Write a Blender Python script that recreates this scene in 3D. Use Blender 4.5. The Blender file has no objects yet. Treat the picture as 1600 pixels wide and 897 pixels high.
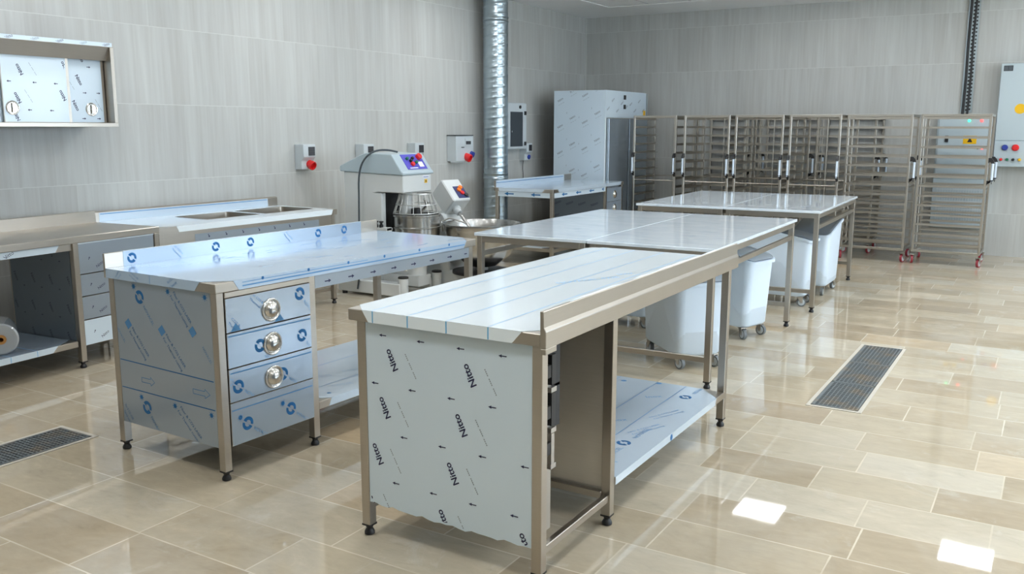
import bpy, bmesh, math, random
from mathutils import Vector, Matrix
random.seed(7)
PI = math.pi
sc = bpy.context.scene
C = sc.collection

# ------------------------------------------------------------------ camera, light, exposure
cam_d = bpy.data.cameras.new('camera'); cam = bpy.data.objects.new('camera', cam_d); C.objects.link(cam)
cam_d.sensor_width = 36.0; cam_d.lens = 1401.4 / 1600 * 36.0; cam_d.clip_end = 100
YAW, PIT, ROL = 0.54307, 0.17583, 0.00171
fw = Vector((-math.sin(YAW)*math.cos(PIT), math.cos(YAW)*math.cos(PIT), -math.sin(PIT)))
rt = Vector((math.cos(YAW), math.sin(YAW), 0)); up = rt.cross(fw)
r2 = math.cos(ROL)*rt + math.sin(ROL)*up; u2 = r2.cross(fw)
Mx = Matrix((r2, u2, -fw)).transposed().to_4x4(); Mx.translation = Vector((0, 0, 1.6))
cam.matrix_world = Mx
sc.camera = cam
sc.view_settings.view_transform = 'Standard'; sc.view_settings.look = 'None'
sc.view_settings.gamma = 1; sc.view_settings.use_curve_mapping = False
sc.view_settings.exposure = 0.0
LED_POWER = 19.5
WINDOW_POWER = 11.0
w = bpy.data.worlds.new('world'); sc.world = w; w.use_nodes = True
w.node_tree.nodes['Background'].inputs[0].default_value = (.75, .85, 1, 1)
w.node_tree.nodes['Background'].inputs[1].default_value = 0.3
try:
    sc.cycles.use_denoising = True; sc.cycles.max_bounces = 12; sc.cycles.diffuse_bounces = 8; sc.cycles.glossy_bounces = 5
    sc.cycles.caustics_reflective = False; sc.cycles.caustics_refractive = False; sc.cycles.sample_clamp_indirect = 4
except Exception: pass

# ------------------------------------------------------------------ materials
def lin(r, g, b):
    f = lambda c: (c/255/12.92) if c/255 <= .04045 else ((c/255+.055)/1.055)**2.4
    return (f(r), f(g), f(b), 1)
def mat(name, col, rough=.5, metal=0.0, spec=.5, coat=0.0, emit=0.0, alpha=1.0, trans=0.0):
    m = bpy.data.materials.new(name); m.use_nodes = True
    b = m.node_tree.nodes['Principled BSDF']
    b.inputs['Base Color'].default_value = col if len(col) == 4 else (*col, 1)
    b.inputs['Roughness'].default_value = rough; b.inputs['Metallic'].default_value = metal
    b.inputs['Specular IOR Level'].default_value = spec; b.inputs['Coat Weight'].default_value = coat
    b.inputs['Coat Roughness'].default_value = .08
    b.inputs['Transmission Weight'].default_value = trans
    b.inputs['Alpha'].default_value = alpha
    if emit:
        b.inputs['Emission Color'].default_value = b.inputs['Base Color'].default_value
        b.inputs['Emission Strength'].default_value = emit
    return m
class NT:
    def __init__(s, m): s.t = m.node_tree; s.n = s.t.nodes; s.l = s.t.links; s.b = s.n['Principled BSDF']
    def new(s, t, **k):
        n = s.n.new(t)
        for a, v in k.items(): setattr(n, a, v)
        return n
    def val(s, sock, v):
        if isinstance(v, bpy.types.NodeSocket): s.l.new(v, sock)
        else: sock.default_value = v
    def math(s, op, a, b=0.0, c=0.0, clamp=False):
        n = s.new('ShaderNodeMath', operation=op, use_clamp=clamp); s.val(n.inputs[0], a); s.val(n.inputs[1], b); s.val(n.inputs[2], c); return n.outputs[0]
    def xyz(s, v):
        n = s.new('ShaderNodeSeparateXYZ'); s.l.new(v, n.inputs[0]); return n.outputs
    def comb(s, x, y, z=0.0):
        n = s.new('ShaderNodeCombineXYZ'); s.val(n.inputs[0], x); s.val(n.inputs[1], y); s.val(n.inputs[2], z); return n.outputs[0]
    def coord(s): return s.new('ShaderNodeTexCoord').outputs['Object']
    def wn(s, v, dim='3D'):
        n = s.new('ShaderNodeTexWhiteNoise', noise_dimensions=dim)
        s.val(n.inputs['W' if dim == '1D' else 'Vector'], v); return n.outputs['Value']
    def noise(s, v, scale=5.0, detail=3.0, rough=.5, dist=0.0):
        n = s.new('ShaderNodeTexNoise'); s.l.new(v, n.inputs['Vector']); n.inputs['Scale'].default_value = scale
        n.inputs['Detail'].default_value = detail; n.inputs['Roughness'].default_value = rough; n.inputs['Distortion'].default_value = dist
        return n.outputs[0]
    def ramp(s, f, stops, interp='LINEAR'):
        n = s.new('ShaderNodeValToRGB'); s.val(n.inputs[0], f); e = n.color_ramp; e.interpolation = interp
        while len(e.elements) < len(stops): e.elements.new(.5)
        for x, (p, c) in zip(e.elements, stops):
            x.position = p; x.color = c if isinstance(c, tuple) and len(c) == 4 else ((c, c, c, 1) if not isinstance(c, tuple) else (*c, 1))
        return n.outputs[0]
    def mix(s, f, a, b, mode='MIX'):
        n = s.new('ShaderNodeMix', data_type='RGBA', blend_type=mode); s.val(n.inputs[0], f); s.val(n.inputs[6], a); s.val(n.inputs[7], b); return n.outputs[2]
    def bump(s, h, strength=.2, dist=.01):
        n = s.new('ShaderNodeBump'); n.inputs['Strength'].default_value = strength; n.inputs['Distance'].default_value = dist
        s.l.new(h, n.inputs['Height']); s.l.new(n.outputs[0], s.b.inputs['Normal'])

def steel(name, col, rough, metal=1.0, streak=(2, 2, 60), amp=.1):
    m = mat(name, col, rough, metal); t = NT(m)
    mp = t.new('ShaderNodeMapping'); t.l.new(t.coord(), mp.inputs[0]); mp.inputs['Scale'].default_value = streak
    n = t.noise(mp.outputs[0], 3, 3, .6)
    n2 = t.noise(t.coord(), 5, 2, .5)
    t.l.new(t.math('ADD', t.math('MULTIPLY', n, amp), rough - amp/2), t.b.inputs['Roughness'])
    t.l.new(t.mix(t.math('ADD', t.math('MULTIPLY', n, .5), t.math('MULTIPLY', n2, .5)), tuple(c*.86 for c in col[:3]) + (1,), tuple(min(1, c*1.1) for c in col[:3]) + (1,)), t.b.inputs['Base Color'])
    return m
STEEL = steel('brushed_steel', lin(186, 179, 169), .33)
STEEL_D = steel('dull_steel', lin(186, 182, 176), .4)
INNER = steel('inner_sheet_steel', lin(214, 208, 198), .42, .75)
RACKM = steel('rack_steel', lin(188, 183, 174), .34, streak=(30, 30, 2))
CHROME = mat('polished_steel', lin(214, 211, 206), .2, 1.0)
BOWLM = steel('bowl_steel', lin(190, 190, 188), .22, streak=(20, 20, 1))
GALV = mat('galvanised_steel', lin(178, 192, 200), .3, 1.0)
def film(name, col, rough, metal, coat=.4):
    m = mat(name, col, rough, metal, .5, coat); t = NT(m)
    n = t.noise(t.coord(), 9, 4, .6)
    t.bump(n, .06, .004)
    return m
F_WHITE = film('white_protective_film', lin(208, 224, 236), .28, .0)
F_TOP = film('clear_white_film', lin(234, 245, 252), .18, .0)
F_TWO = film('sheer_blue_film', lin(184, 206, 230), .16, .3)
F_BLUE = film('pale_blue_film', lin(166, 181, 197), .24, .45)
F_SKY = film('light_blue_film', lin(204, 220, 235), .2, .2)
F_GREY = film('grey_blue_film', lin(156, 168, 180), .3, .4)
F_DARK = film('dark_grey_film', lin(112, 122, 132), .3, .5)
NAVY = mat('navy_ink', lin(28, 30, 72), .5)
DKG = mat('dark_grey_ink', lin(84, 92, 106), .5)
INK = mat('blue_ink', lin(14, 98, 156), .45)
INK_L = mat('light_blue_ink', lin(74, 132, 182), .45)
INK_G = mat('grey_ink', lin(128, 142, 152), .5)
CYAN = mat('cyan_ink', lin(92, 176, 224), .45)
CYAN_P = mat('pale_cyan_ink', lin(112, 178, 222), .4)
BLACK = mat('black_plastic', (.012, .012, .013), .45)
RUBBER = mat('dark_rubber_and_shade', (.03, .03, .032), .7)  # real rubber, and the painted shadow block behind the drawer slides
WHITEP = mat('white_plastic', lin(216, 231, 246), .38, 0, .5)
LIDM = mat('grey_lid_plastic', lin(120, 128, 136), .3, 0, .5, .3)
LIDC = mat('clear_lid_plastic', lin(190, 200, 210), .2, 0, .5, .3)
ENAMEL = mat('white_enamel', lin(214, 218, 218), .35, 0, .5, .2)
ENAMEL_G = mat('grey_enamel', lin(172, 188, 196), .35, 0, .5, .2)
PANELM = mat('painted_panel_grey', lin(180, 194, 200), .4, 0, .5)
SOCK = mat('light_grey_plastic', lin(196, 204, 208), .4)
DARKWIN = mat('smoked_window', (.05, .052, .06), .15, 0, .5, .5)
DARKPAN = mat('dark_grey_panel', lin(52, 58, 64), .4)
RED = mat('red_plastic', lin(222, 40, 42), .35)
BLUEP = mat('blue_plastic', lin(40, 62, 150), .35)
GREENP = mat('green_plastic', lin(30, 110, 80), .35)
VIOLET = mat('violet_control_sticker', lin(88, 84, 190), .35)
NAVYST = mat('navy_control_sticker', lin(60, 66, 110), .35)
YELLOW = mat('yellow_sticker', lin(235, 185, 20), .4)
ORANGE = mat('orange_plastic', lin(238, 120, 30), .4)
PAPER = mat('white_sticker', lin(235, 235, 245), .5)
REDWHEEL = mat('red_wheel', lin(150, 50, 62), .5)
GREYRUB = mat('grey_wheel', lin(110, 115, 118), .5)
CARD = mat('brown_cardboard', lin(176, 128, 72), .8)
CLING = mat('clear_plastic_roll', lin(214, 222, 228), .12, 0, .8, .8, trans=.45)
GUARD = mat('guard_wire', lin(220, 222, 222), .3, .7)
LED_G = mat('green_led', (.05, .9, .35), .4, emit=3); LED_R = mat('red_led', (1, .06, .06), .4, emit=4)
LEDP = mat('led_diffuser', (.97, .985, 1.0), .5, emit=LED_POWER)
GYPS = mat('white_gypsum', lin(244, 246, 247), .7)
PLAIN = mat('plain_wall_paint', lin(200, 202, 200), .7)
DAY = mat('daylight_pane', (.72, .86, 1.0), .3, emit=WINDOW_POWER)
FRAMEW = mat('white_window_frame', lin(225, 225, 225), .4)
CEMENT = mat('drain_cement', lin(196, 190, 178), .8)
PIT_M = mat('drain_pit', (.05, .052, .052), .6)
GRATE = mat('grate_steel', lin(128, 134, 136), .5, .5); t = NT(GRATE)
t.l.new(t.mix(t.ramp(t.noise(t.coord(), 4.5, 5, .6), [(.48, 0.0), (.62, 1.0)]), lin(118, 125, 128), lin(142, 132, 118)), t.b.inputs['Base Color'])

# marble
MARBLE = mat('pale_marble', (.6, .62, .64), .05, 0, .6, .3)
t = NT(MARBLE); mp = t.new('ShaderNodeMapping'); t.l.new(t.coord(), mp.inputs[0]); mp.inputs['Scale'].default_value = (1.2, 3.5, 1); mp.inputs['Rotation'].default_value = (0, 0, .5)
n1 = t.noise(mp.outputs[0], 3.2, 8, .66, 1.2)
t.l.new(t.ramp(n1, [(.3, lin(206, 219, 231)), (.48, lin(220, 231, 241)), (.7, lin(232, 241, 248))]), t.b.inputs['Base Color'])

# wall tiles: tall narrow format with fine vertical striations
def wall_tile(name, axis):
    m = mat(name, (.5, .5, .48), .36, 0, .4); t = NT(m); x = t.xyz(t.coord()); u = x[axis]; z = x[2]
    TW, TH = .3, .625
    row = t.math('FLOOR', t.math('DIVIDE', t.math('SUBTRACT', z, .535), TH))
    us = t.math('ADD', t.math('DIVIDE', u, TW), t.math('MULTIPLY', t.math('MODULO', t.math('ADD', row, 20.0), 2.0), 0.5))
    col = t.math('FLOOR', us)
    fz = t.math('FRACT', t.math('DIVIDE', t.math('SUBTRACT', z, .535), TH)); fu = t.math('FRACT', us)
    ez = t.math('MULTIPLY', t.math('MINIMUM', fz, t.math('SUBTRACT', 1.0, fz)), TH)
    eu = t.math('MULTIPLY', t.math('MINIMUM', fu, t.math('SUBTRACT', 1.0, fu)), TW)
    gz = t.math('LESS_THAN', ez, .0022); gu = t.math('LESS_THAN', eu, .0012)
    rnd = t.wn(t.comb(col, row, 3.0))
    off = t.math('MULTIPLY', rnd, 40.0)
    v1 = t.noise(t.comb(t.math('MULTIPLY', u, 26.0), off, t.math('ADD', t.math('MULTIPLY', z, .9), off)), 1.0, 4, .6, .3)
    v2 = t.noise(t.comb(t.math('ADD', t.math('MULTIPLY', u, 7.0), t.math('MULTIPLY', z, .5)), off, t.math('MULTIPLY', z, .5)), 1.0, 3, .55, .6)
    f = t.math('ADD', t.math('MULTIPLY', v1, .5), t.math('MULTIPLY', v2, .5))
    base = t.ramp(f, [(.34, lin(180, 180, 176)), (.48, lin(188, 189, 186)), (.62, lin(195, 197, 194)), (.74, lin(202, 204, 201))])
    tone = t.math('ADD', .955, t.math('MULTIPLY', rnd, .07))
    base = t.mix(1.0, base, t.comb(tone, tone, tone), 'MULTIPLY')
    base = t.mix(t.math('MULTIPLY', gu, .25), base, lin(205, 207, 203))
    base = t.mix(t.math('MULTIPLY', gz, .85), base, lin(212, 214, 210))
    t.l.new(base, t.b.inputs['Base Color'])
    return m
TILE_L = wall_tile('striated_wall_tile_side', 1); TILE_B = wall_tile('striated_wall_tile_end', 0)

# floor: honed limestone slabs in courses of random lengths
FLOOR = mat('limestone_floor', (.6, .55, .45), .14, 0, .5); t = NT(FLOOR); x = t.xyz(t.coord())
RH = .31
ys = t.math('DIVIDE', t.math('SUBTRACT', x[1], 4.59), RH); row = t.math('FLOOR', ys); fy = t.math('FRACT', ys)
r1 = t.wn(t.math('ADD', row, 17.3), '1D')
wd = t.math('ADD', .48, t.math('MULTIPLY', r1, .26))
us = t.math('DIVIDE', t.math('ADD', x[0], t.math('MULTIPLY', r1, 7.7)), wd); cell = t.math('FLOOR', us); fx = t.math('FRACT', us)
ex = t.math('MULTIPLY', t.math('MINIMUM', fx, t.math('SUBTRACT', 1.0, fx)), wd)
ey = t.math('MULTIPLY', t.math('MINIMUM', fy, t.math('SUBTRACT', 1.0, fy)), RH)
wob = t.math('MULTIPLY', t.math('SUBTRACT', t.noise(t.coord(), 14, 2, .5), .5), .004)
gr = t.math('LESS_THAN', t.math('ADD', t.math('MINIMUM', ex, ey), wob), .0033)
rnd = t.wn(t.comb(cell, row, 1.0)); rnd2 = t.wn(t.comb(row, cell, 5.0))
tone = t.ramp(rnd, [(0, lin(177, 161, 137)), (.25, lin(186, 171, 147)), (.5, lin(192, 178, 154)), (.75, lin(198, 186, 164)), (.9, lin(209, 200, 182)), (1, lin(196, 172, 138))])
off = t.math('MULTIPLY', rnd2, 30.0)
vv = t.comb(t.math('ADD', t.math('MULTIPLY', x[0], 2.2), off), t.math('MULTIPLY', x[1], 5.0), off)
cl = t.noise(vv, 1.1, 7, .66, 1.6); cl2 = t.noise(vv, 6.0, 5, .65, .4)
f = t.ramp(t.math('ADD', t.math('MULTIPLY', cl, .65), t.math('MULTIPLY', cl2, .35)), [(.28, .74), (.42, .92), (.56, 1.0), (.7, 1.14)])
base = t.mix(1.0, tone, f, 'MULTIPLY')
stain = t.ramp(t.noise(t.coord(), .9, 5, .6, .5), [(.5, 0.0), (.72, 1.0)])
base = t.mix(t.math('MULTIPLY', stain, .38), base, lin(214, 208, 194))
dust = t.ramp(t.noise(t.coord(), 3.1, 6, .7, 1.0), [(.58, 0.0), (.68, 1.0)])
base = t.mix(t.math('MULTIPLY', dust, .25), base, lin(220, 218, 208))
base = t.mix(t.math('MULTIPLY', gr, t.ramp(t.noise(t.coord(), 2.3, 3, .5), [(.35, .35), (.6, 1.0)])), base, lin(222, 212, 192))
t.l.new(base, t.b.inputs['Base Color'])
t.l.new(t.math('ADD', .0, t.math('MULTIPLY', t.noise(t.coord(), 2.5, 4, .6), .055)), t.b.inputs['Roughness'])
t.bump(t.math('ADD', t.math('MULTIPLY', gr, -1.0), t.math('MULTIPLY', cl, .3)), .05, .002)

# suspended ceiling: white border, grey-white tile grid
CEIL = mat('ceiling_tile', lin(205, 208, 208), .8); t = NT(CEIL); x = t.xyz(t.coord())
fx = t.math('FRACT', t.math('DIVIDE', t.math('ADD', x[0], 5.6), .6)); fy = t.math('FRACT', t.math('DIVIDE', t.math('ADD', x[1], 3.7), .6))
e = t.math('MINIMUM', t.math('MINIMUM', fx, t.math('SUBTRACT', 1.0, fx)), t.math('MINIMUM', fy, t.math('SUBTRACT', 1.0, fy)))
base = t.mix(t.math('LESS_THAN', e, .012), lin(247, 249, 250), lin(190, 196, 200)); t.l.new(base, t.b.inputs['Base Color'])

# ------------------------------------------------------------------ geometry helpers
class MB:
    def __init__(s): s.v = []; s.f = []; s.m = []; s.s = []; s.mats = []
    def mi(s, m):
        if m not in s.mats: s.mats.append(m)
        return s.mats.index(m)
    def face(s, pts, m, smooth=False):
        b = len(s.v); s.v += [tuple(p) for p in pts]; s.f.append(tuple(range(b, b+len(pts)))); s.m.append(s.mi(m)); s.s.append(smooth)
    def add(s, verts, faces, m, smooth=False, T=None):
        b = len(s.v)
        s.v += [tuple(T @ Vector(p)) if T else tuple(p) for p in verts]
        for f in faces: s.f.append(tuple(b+i for i in f)); s.m.append(s.mi(m)); s.s.append(smooth)
        return s
    def box(s, x0, x1, y0, y1, z0, z1, m, T=None):
        P = [(x, y, z) for z in (z0, z1) for y in (y0, y1) for x in (x0, x1)]
        return s.add(P, [(0, 2, 3, 1), (4, 5, 7, 6), (0, 1, 5, 4), (2, 6, 7, 3), (0, 4, 6, 2), (1, 3, 7, 5)], m, False, T)
    def prism(s, pts, axis, a, b, m, T=None):
        """polygon pts in the two other axes, extruded along axis from a to b"""
        n = len(pts)
        def P(p, q): return {0: (q, p[0], p[1]), 1: (p[0], q, p[1]), 2: (p[0], p[1], q)}[axis]
        V = [P(p, a) for p in pts] + [P(p, b) for p in pts]
        F = [tuple(range(n))[::-1], tuple(range(n, 2*n))] + [(i, (i+1) % n, n+(i+1) % n, n+i) for i in range(n)]
        return s.add(V, F, m, False, T)
    def lathe(s, prof, m, n=24, T=None, caps=True):
        V = []; F = []
        for r, z in prof:
            for k in range(n): a = 2*PI*k/n; V.append((r*math.cos(a), r*math.sin(a), z))
        for i in range(len(prof)-1):
            for k in range(n): F.append((i*n+k, i*n+(k+1) % n, (i+1)*n+(k+1) % n, (i+1)*n+k))
        if caps:
            F.append(tuple(range(n))[::-1]); F.append(tuple(range((len(prof)-1)*n, len(prof)*n)))
        s.add(V, F, m, True, T)
        return s
    def tube(s, path, r, m, n=8, closed=False, square=False):
        P = [Vector(p) for p in path]; N = len(P); V = []; F = []; ref = None
        for i in range(N):
            if closed: d = P[(i+1) % N]-P[i-1]
            else: d = P[min(i+1, N-1)]-P[max(i-1, 0)]
            d.normalize()
            if ref is None or abs(ref.dot(d)) > .99: ref = Vector((0, 0, 1)) if abs(d.z) < .9 else Vector((0, 1, 0))
            a = (ref - d*ref.dot(d)).normalized(); b = d.cross(a); ref = a
            for k in range(n):
                t_ = 2*PI*(k+(.5 if square else 0))/n; V.append(P[i]+a*r*math.cos(t_)+b*r*math.sin(t_))
        for i in range(N if closed else N-1):
            j = (i+1) % N
            for k in range(n): F.append((i*n+k, i*n+(k+1) % n, j*n+(k+1) % n, j*n+k))
        if not closed: F.append(tuple(range(n))[::-1]); F.append(tuple(range((N-1)*n, N*n)))
        return s.add(V, F, m, not square)
    def loft(s, rings, m, smooth=True, cap0=True, cap1=True):
        n = len(rings[0]); V = [p for r in rings for p in r]; F = []
        for i in range(len(rings)-1):
            for k in range(n): F.append((i*n+k, i*n+(k+1) % n, (i+1)*n+(k+1) % n, (i+1)*n+k))
        if cap0: F.append(tuple(range(n))[::-1])
        if cap1: F.append(tuple(range((len(rings)-1)*n, len(rings)*n)))
        return s.add(V, F, m, smooth)
    def build(s, name, parent=None, bevel=0.0, label=None, loc=None, rot=None, angle=.6):
        me = bpy.data.meshes.new(name); me.from_pydata(s.v, [], s.f)
        for m in s.mats: me.materials.append(m)
        me.polygons.foreach_set('material_index', s.m); me.polygons.foreach_set('use_smooth', s.s)
        me.update()
        if any(s.s):
            bm = bmesh.new(); bm.from_mesh(me)
            for e in bm.edges:
                if len(e.link_faces) == 2 and e.calc_face_angle(0) > angle: e.smooth = False
            bm.to_mesh(me); bm.free()
        o = bpy.data.objects.new(name, me); C.objects.link(o)
        if parent: o.parent = parent
        if loc: o.location = loc
        if rot: o.rotation_euler = rot
        if label: o['label'] = label
        if bevel:
            b = o.modifiers.new('bevel', 'BEVEL'); b.width = bevel; b.segments = 1; b.limit_method = 'ANGLE'; b.harden_normals = False
        return o
def tag(o, label, cat, group=None):
    o['label'] = label; o['category'] = cat
    if group: o['group'] = group
    return o
def thing(name, label, cat, loc=(0, 0, 0), rotz=0.0, group=None):
    o = bpy.data.objects.new(name, None); C.objects.link(o); o.location = loc; o.rotation_euler = (0, 0, rotz); o.empty_display_size = .1
    return tag(o, label, cat, group)
def struct(o): o['kind'] = 'structure'; return o
def kids(o): return [c for c in ALLKIDS.get(o.name, [])]
def copy_tree(o, parent=None):
    c = o.copy(); C.objects.link(c)
    if parent: c.parent = parent
    for ch in list(o.children): copy_tree(ch, c)
    return c
def rrect(w, d, r, n=4, cx=0, cy=0):
    P = []
    for (sx, sy, a0) in ((1, 1, 0), (-1, 1, PI/2), (-1, -1, PI), (1, -1, 3*PI/2)):
        for k in range(n+1):
            a = a0+PI/2*k/n; P.append((cx+sx*(w/2-r)+r*math.cos(a), cy+sy*(d/2-r)+r*math.sin(a)))
    return P

# ---- printed marks on film: flat ink polygons lying on a surface; F maps (a, b) on the surface to 3-D
_tx = {}
def text2d(s, bold=False):
    if (s, bold) in _tx: return _tx[(s, bold)]
    cu = bpy.data.curves.new('tmp', 'FONT'); cu.body = s; cu.size = 1; cu.resolution_u = 2; cu.offset = .022 if bold else 0.0; cu.align_x = 'CENTER'; cu.align_y = 'CENTER'
    ob = bpy.data.objects.new('tmp', cu); C.objects.link(ob); bpy.context.view_layer.update()
    e = ob.evaluated_get(bpy.context.evaluated_depsgraph_get()); me = e.to_mesh()
    V = [(v.co.x, v.co.y) for v in me.vertices]; Fa = [tuple(p.vertices) for p in me.polygons]
    e.to_mesh_clear(); bpy.data.objects.remove(ob); bpy.data.curves.remove(cu)
    _tx[(s, bold)] = (V, Fa); return V, Fa
class Marks:
    def __init__(s, mb, F, a0, a1, b0, b1): s.mb = mb; s.F = F; s.R = (a0, a1, b0, b1)
    def inside(s, p): a0, a1, b0, b1 = s.R; return a0 <= p[0] <= a1 and b0 <= p[1] <= b1
    def poly(s, P, m, clip=True):
        if clip and not all(s.inside(p) for p in P): return
        s.mb.face([s.F(*p) for p in P], m)
    def _tr(s, a, b, ang, sz, sx=1.0):
        c, d = math.cos(ang), math.sin(ang)
        return lambda x, y: (a+(x*sx*c-y*d)*sz, b+(x*sx*d+y*c)*sz)
    def text(s, st, a, b, size, deg, m, sx=1.0):
        V, Fa = text2d(st, st == 'Nitto' and size in (.040, .036)); T = s._tr(a, b, math.radians(deg), size, sx)
        for f in Fa: s.poly([T(*V[i]) for i in f], m)
    def line(s, a0, b0, a1, b1, w, m):
        dx, dy = a1-a0, b1-b0; L = math.hypot(dx, dy); nx, ny = -dy/L*w/2, dx/L*w/2
        s.poly([(a0+nx, b0+ny), (a0-nx, b0-ny), (a1-nx, b1-ny), (a1+nx, b1+ny)], m)
    def dashes(s, a0, b0, a1, b1, w, m, n=14):
        for k in range(n):
            if k % 5 == 4: continue
            f0, f1 = k/n, (k+.72)/n
            s.line(a0+(a1-a0)*f0, b0+(b1-b0)*f0, a0+(a1-a0)*f1, b0+(b1-b0)*f1, w, m)
    def arrow(s, a, b, L, deg, m, w=.0035):
        T = s._tr(a, b, math.radians(deg), 1)
        s.poly([T(-L/2, -w/2), T(L*.1, -w/2), T(L*.1, w/2), T(-L/2, w/2)], m)
        s.poly([T(L*.1, -w*1.6), T(L/2, 0), T(L*.1, w*1.6)], m)
    def open_arrow(s, a, b, L, deg, m, h=.022, w=.003):
        T = s._tr(a, b, math.radians(deg), 1); P = [(-L/2, -h*.5), (L*.2, -h*.5), (L*.2, -h), (L/2, 0), (L*.2, h), (L*.2, h*.5), (-L/2, h*.5)]
        for i in range(len(P)):
            p, q = T(*P[i]), T(*P[(i+1) % len(P)]); s.line(p[0], p[1], q[0], q[1], w, m)
    def disc(s, a, b, r, m, n=14): s.poly([(a+r*math.cos(2*PI*k/n), b+r*math.sin(2*PI*k/n)) for k in range(n)], m)
    def dot(s, a, b, r=.011): s.disc(a, b, r, INK); [s.line(a+r*math.cos(x)*.8, b+r*math.sin(x)*.8, a+1.7*r*math.cos(x), b+1.7*r*math.sin(x), .003, INK_L) for x in [k*PI/4 for k in range(8)]]
    def logo(s, a, b, r, m=None, deg=0, word=True, wdeg=-52, flat=1.0):
        m = m or INK; T = s._tr(a, b, math.radians(deg), r); n = 12
        for side in (0, 1):
            A0 = math.radians(-22+180*side); A1 = math.radians(140+180*side)
            for k in range(n):
                p, q = A0+(A1-A0)*k/n, A0+(A1-A0)*(k+1)/n; ip, iq = .55-.1*k/n, .55-.1*(k+1)/n
                s.poly([T(math.cos(p), math.sin(p)), T(math.cos(q), math.sin(q)), T(iq*math.cos(q), iq*math.sin(q)), T(ip*math.cos(p), ip*math.sin(p))], m)
            g = 1 if side == 0 else -1
            s.poly([T(-g*.34, g*.36), T(-g*.52, g*.86), T(-g*.02, g*.12)], m)
            s.poly([T(g*.58, -g*.12), T(g*.9, -g*.2), T(g*.5, -g*.0)], m)
        if word:
            c, d = math.cos(math.radians(wdeg)), math.sin(math.radians(wdeg))
            s.text('NOVACEL', a+c*r*3.0, b+d*r*3.2, r*.72, wdeg, INK_L)
    def twoline(s, a0, b0, a1, b1, size, m=None, words=('Fiber & CO2 LASER', 'For Thermal cutting'), box=None):
        m = m or INK; ang = math.atan2(b1-b0, a1-a0); L = math.hypot(a1-a0, b1-b0); ca, cb = (a0+a1)/2, (b0+b1)/2
        nx, ny = -math.sin(ang), math.cos(ang)
        for k, wd in enumerate(words):
            o = size*.75*(1 if k == 0 else -1)
            V, _ = text2d(wd); wl = max(v[0] for v in V)-min(v[0] for v in V)
            s.text(wd, ca+nx*o, cb+ny*o, size, math.degrees(ang), m, L/(wl*size))
    def diamond(s, a, b, r=.02, m=None, deg=-52):
        T = s._tr(a, b, math.radians(deg), r); s.poly([T(-1, -1), T(1, -1), T(1, 1), T(-1, 1)], m or INK_L)
    def nitto(s, a_off=0.0, b_off=0.0, flip=False, ln=True, scale=1.0):
        a0, a1, b0, b1 = s.R; rows = int((b1-b0)/(.19*scale))+6; cols = int((a1-a0)/(.177*scale))+6
        for j in range(-3, rows):
            for i in range(-4, cols):
                s.arrow(a0+a_off+(.06+.177*i-.042*j)*scale, b1+b_off-(.05+.19*j)*scale, .034*scale, 180 if not flip else 0, NAVY, .0045*scale)
                if i % 2 == 0:
                    i2 = i/2
                    x, y = a0+a_off+(.115+.352*i2-.042*j)*scale, b1+b_off-(.14+.192*j)*scale
                    s.text('Nitto', x, y, .042*scale, 118 if not flip else -62, NAVY, 1.0)
                    if ln: s.dashes(x+.065*scale, y+.03*scale, x+.115*scale, y-.065*scale, .0035*scale, INK_G)

def steel_leg(parent, x, y, z1, w=.04, z0=.045, m=STEEL, name='leg', tilt=None):
    l = MB().box(x-w/2, x+w/2, y-w/2, y+w/2, z0, z1, m).build(name, parent, .002)
    T = Matrix.Translation((x, y, 0)); f = MB()
    f.box(x-w/2-.001, x+w/2+.001, y-w/2-.001, y+w/2+.001, z0-.005, z0+.002, BLACK)
    f.lathe([(.016, 0), (.021, .003), (.021, .012), (.016, .022), (.012, .027), (.015, .032), (.015, z0-.004)], BLACK, 14, T)
    f.build('foot', l); return l

# ------------------------------------------------------------------ the room
XL, XR, YB, YF, ZC = -6.45, 4.0, 12.9, -3.6, 3.27
def slab(name, a, m):
    o = MB().box(*a, m).build(name); return struct(o)
slab('floor', (XL-.1, XR+.1, YF-.1, YB+.1, -.12, 0), FLOOR)
slab('wall_left', (XL-.12, XL, YF-.1, YB+.1, 0, ZC+.1), TILE_L)
slab('wall_back', (XL, XR, YB, YB+.12, 0, ZC+.1), TILE_B)
slab('wall_front', (XL, XR, YF-.12, YF, 0, ZC+.1), PLAIN)
slab('ceiling', (XL, XR, YF, YB, ZC, ZC+.1), CEIL)
g = MB(); g.box(XL, -5.6, YF, YB, ZC-.008, ZC-.0005, GYPS); g.box(-5.6, XR, 11.9, YB, ZC-.008, ZC-.0005, GYPS); struct(g.build('trim_1'))
# thin pale corner bead where the tiled walls meet
struct(MB().box(XL, XL+.012, YB-.012, YB, 0, ZC-.02, mat('corner_bead', lin(205, 208, 204), .5)).build('trim_2'))
# wall with windows on the open side of the room (right of the camera)
wr = MB(); WY = [(2.2, 4.2), (5.4, 7.4), (8.6, 10.6)]; y = YF
for a, b in WY: wr.box(XR, XR+.15, y, a, 0, ZC, PLAIN); wr.box(XR, XR+.15, a, b, 0, .95, PLAIN); wr.box(XR, XR+.15, a, b, 2.6, ZC, PLAIN); y = b
wr.box(XR, XR+.15, y, YB, 0, ZC, PLAIN); struct(wr.build('wall_right'))
for k, (a, b) in enumerate(WY):
    f = MB()
    for q in (a, (a+b)/2-.03, b-.06): f.box(XR+.03, XR+.09, q, q+.06, .95, 2.6, FRAMEW)
    f.box(XR+.03, XR+.09, a, b, .95, 1.01, FRAMEW); f.box(XR+.03, XR+.09, a, b, 2.54, 2.6, FRAMEW)
    o = struct(f.build('window_%d' % (k+1))); p = MB().box(XR+.05, XR+.06, a+.06, b-.06, 1.01, 2.54, DAY).build('pane', o)
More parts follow.
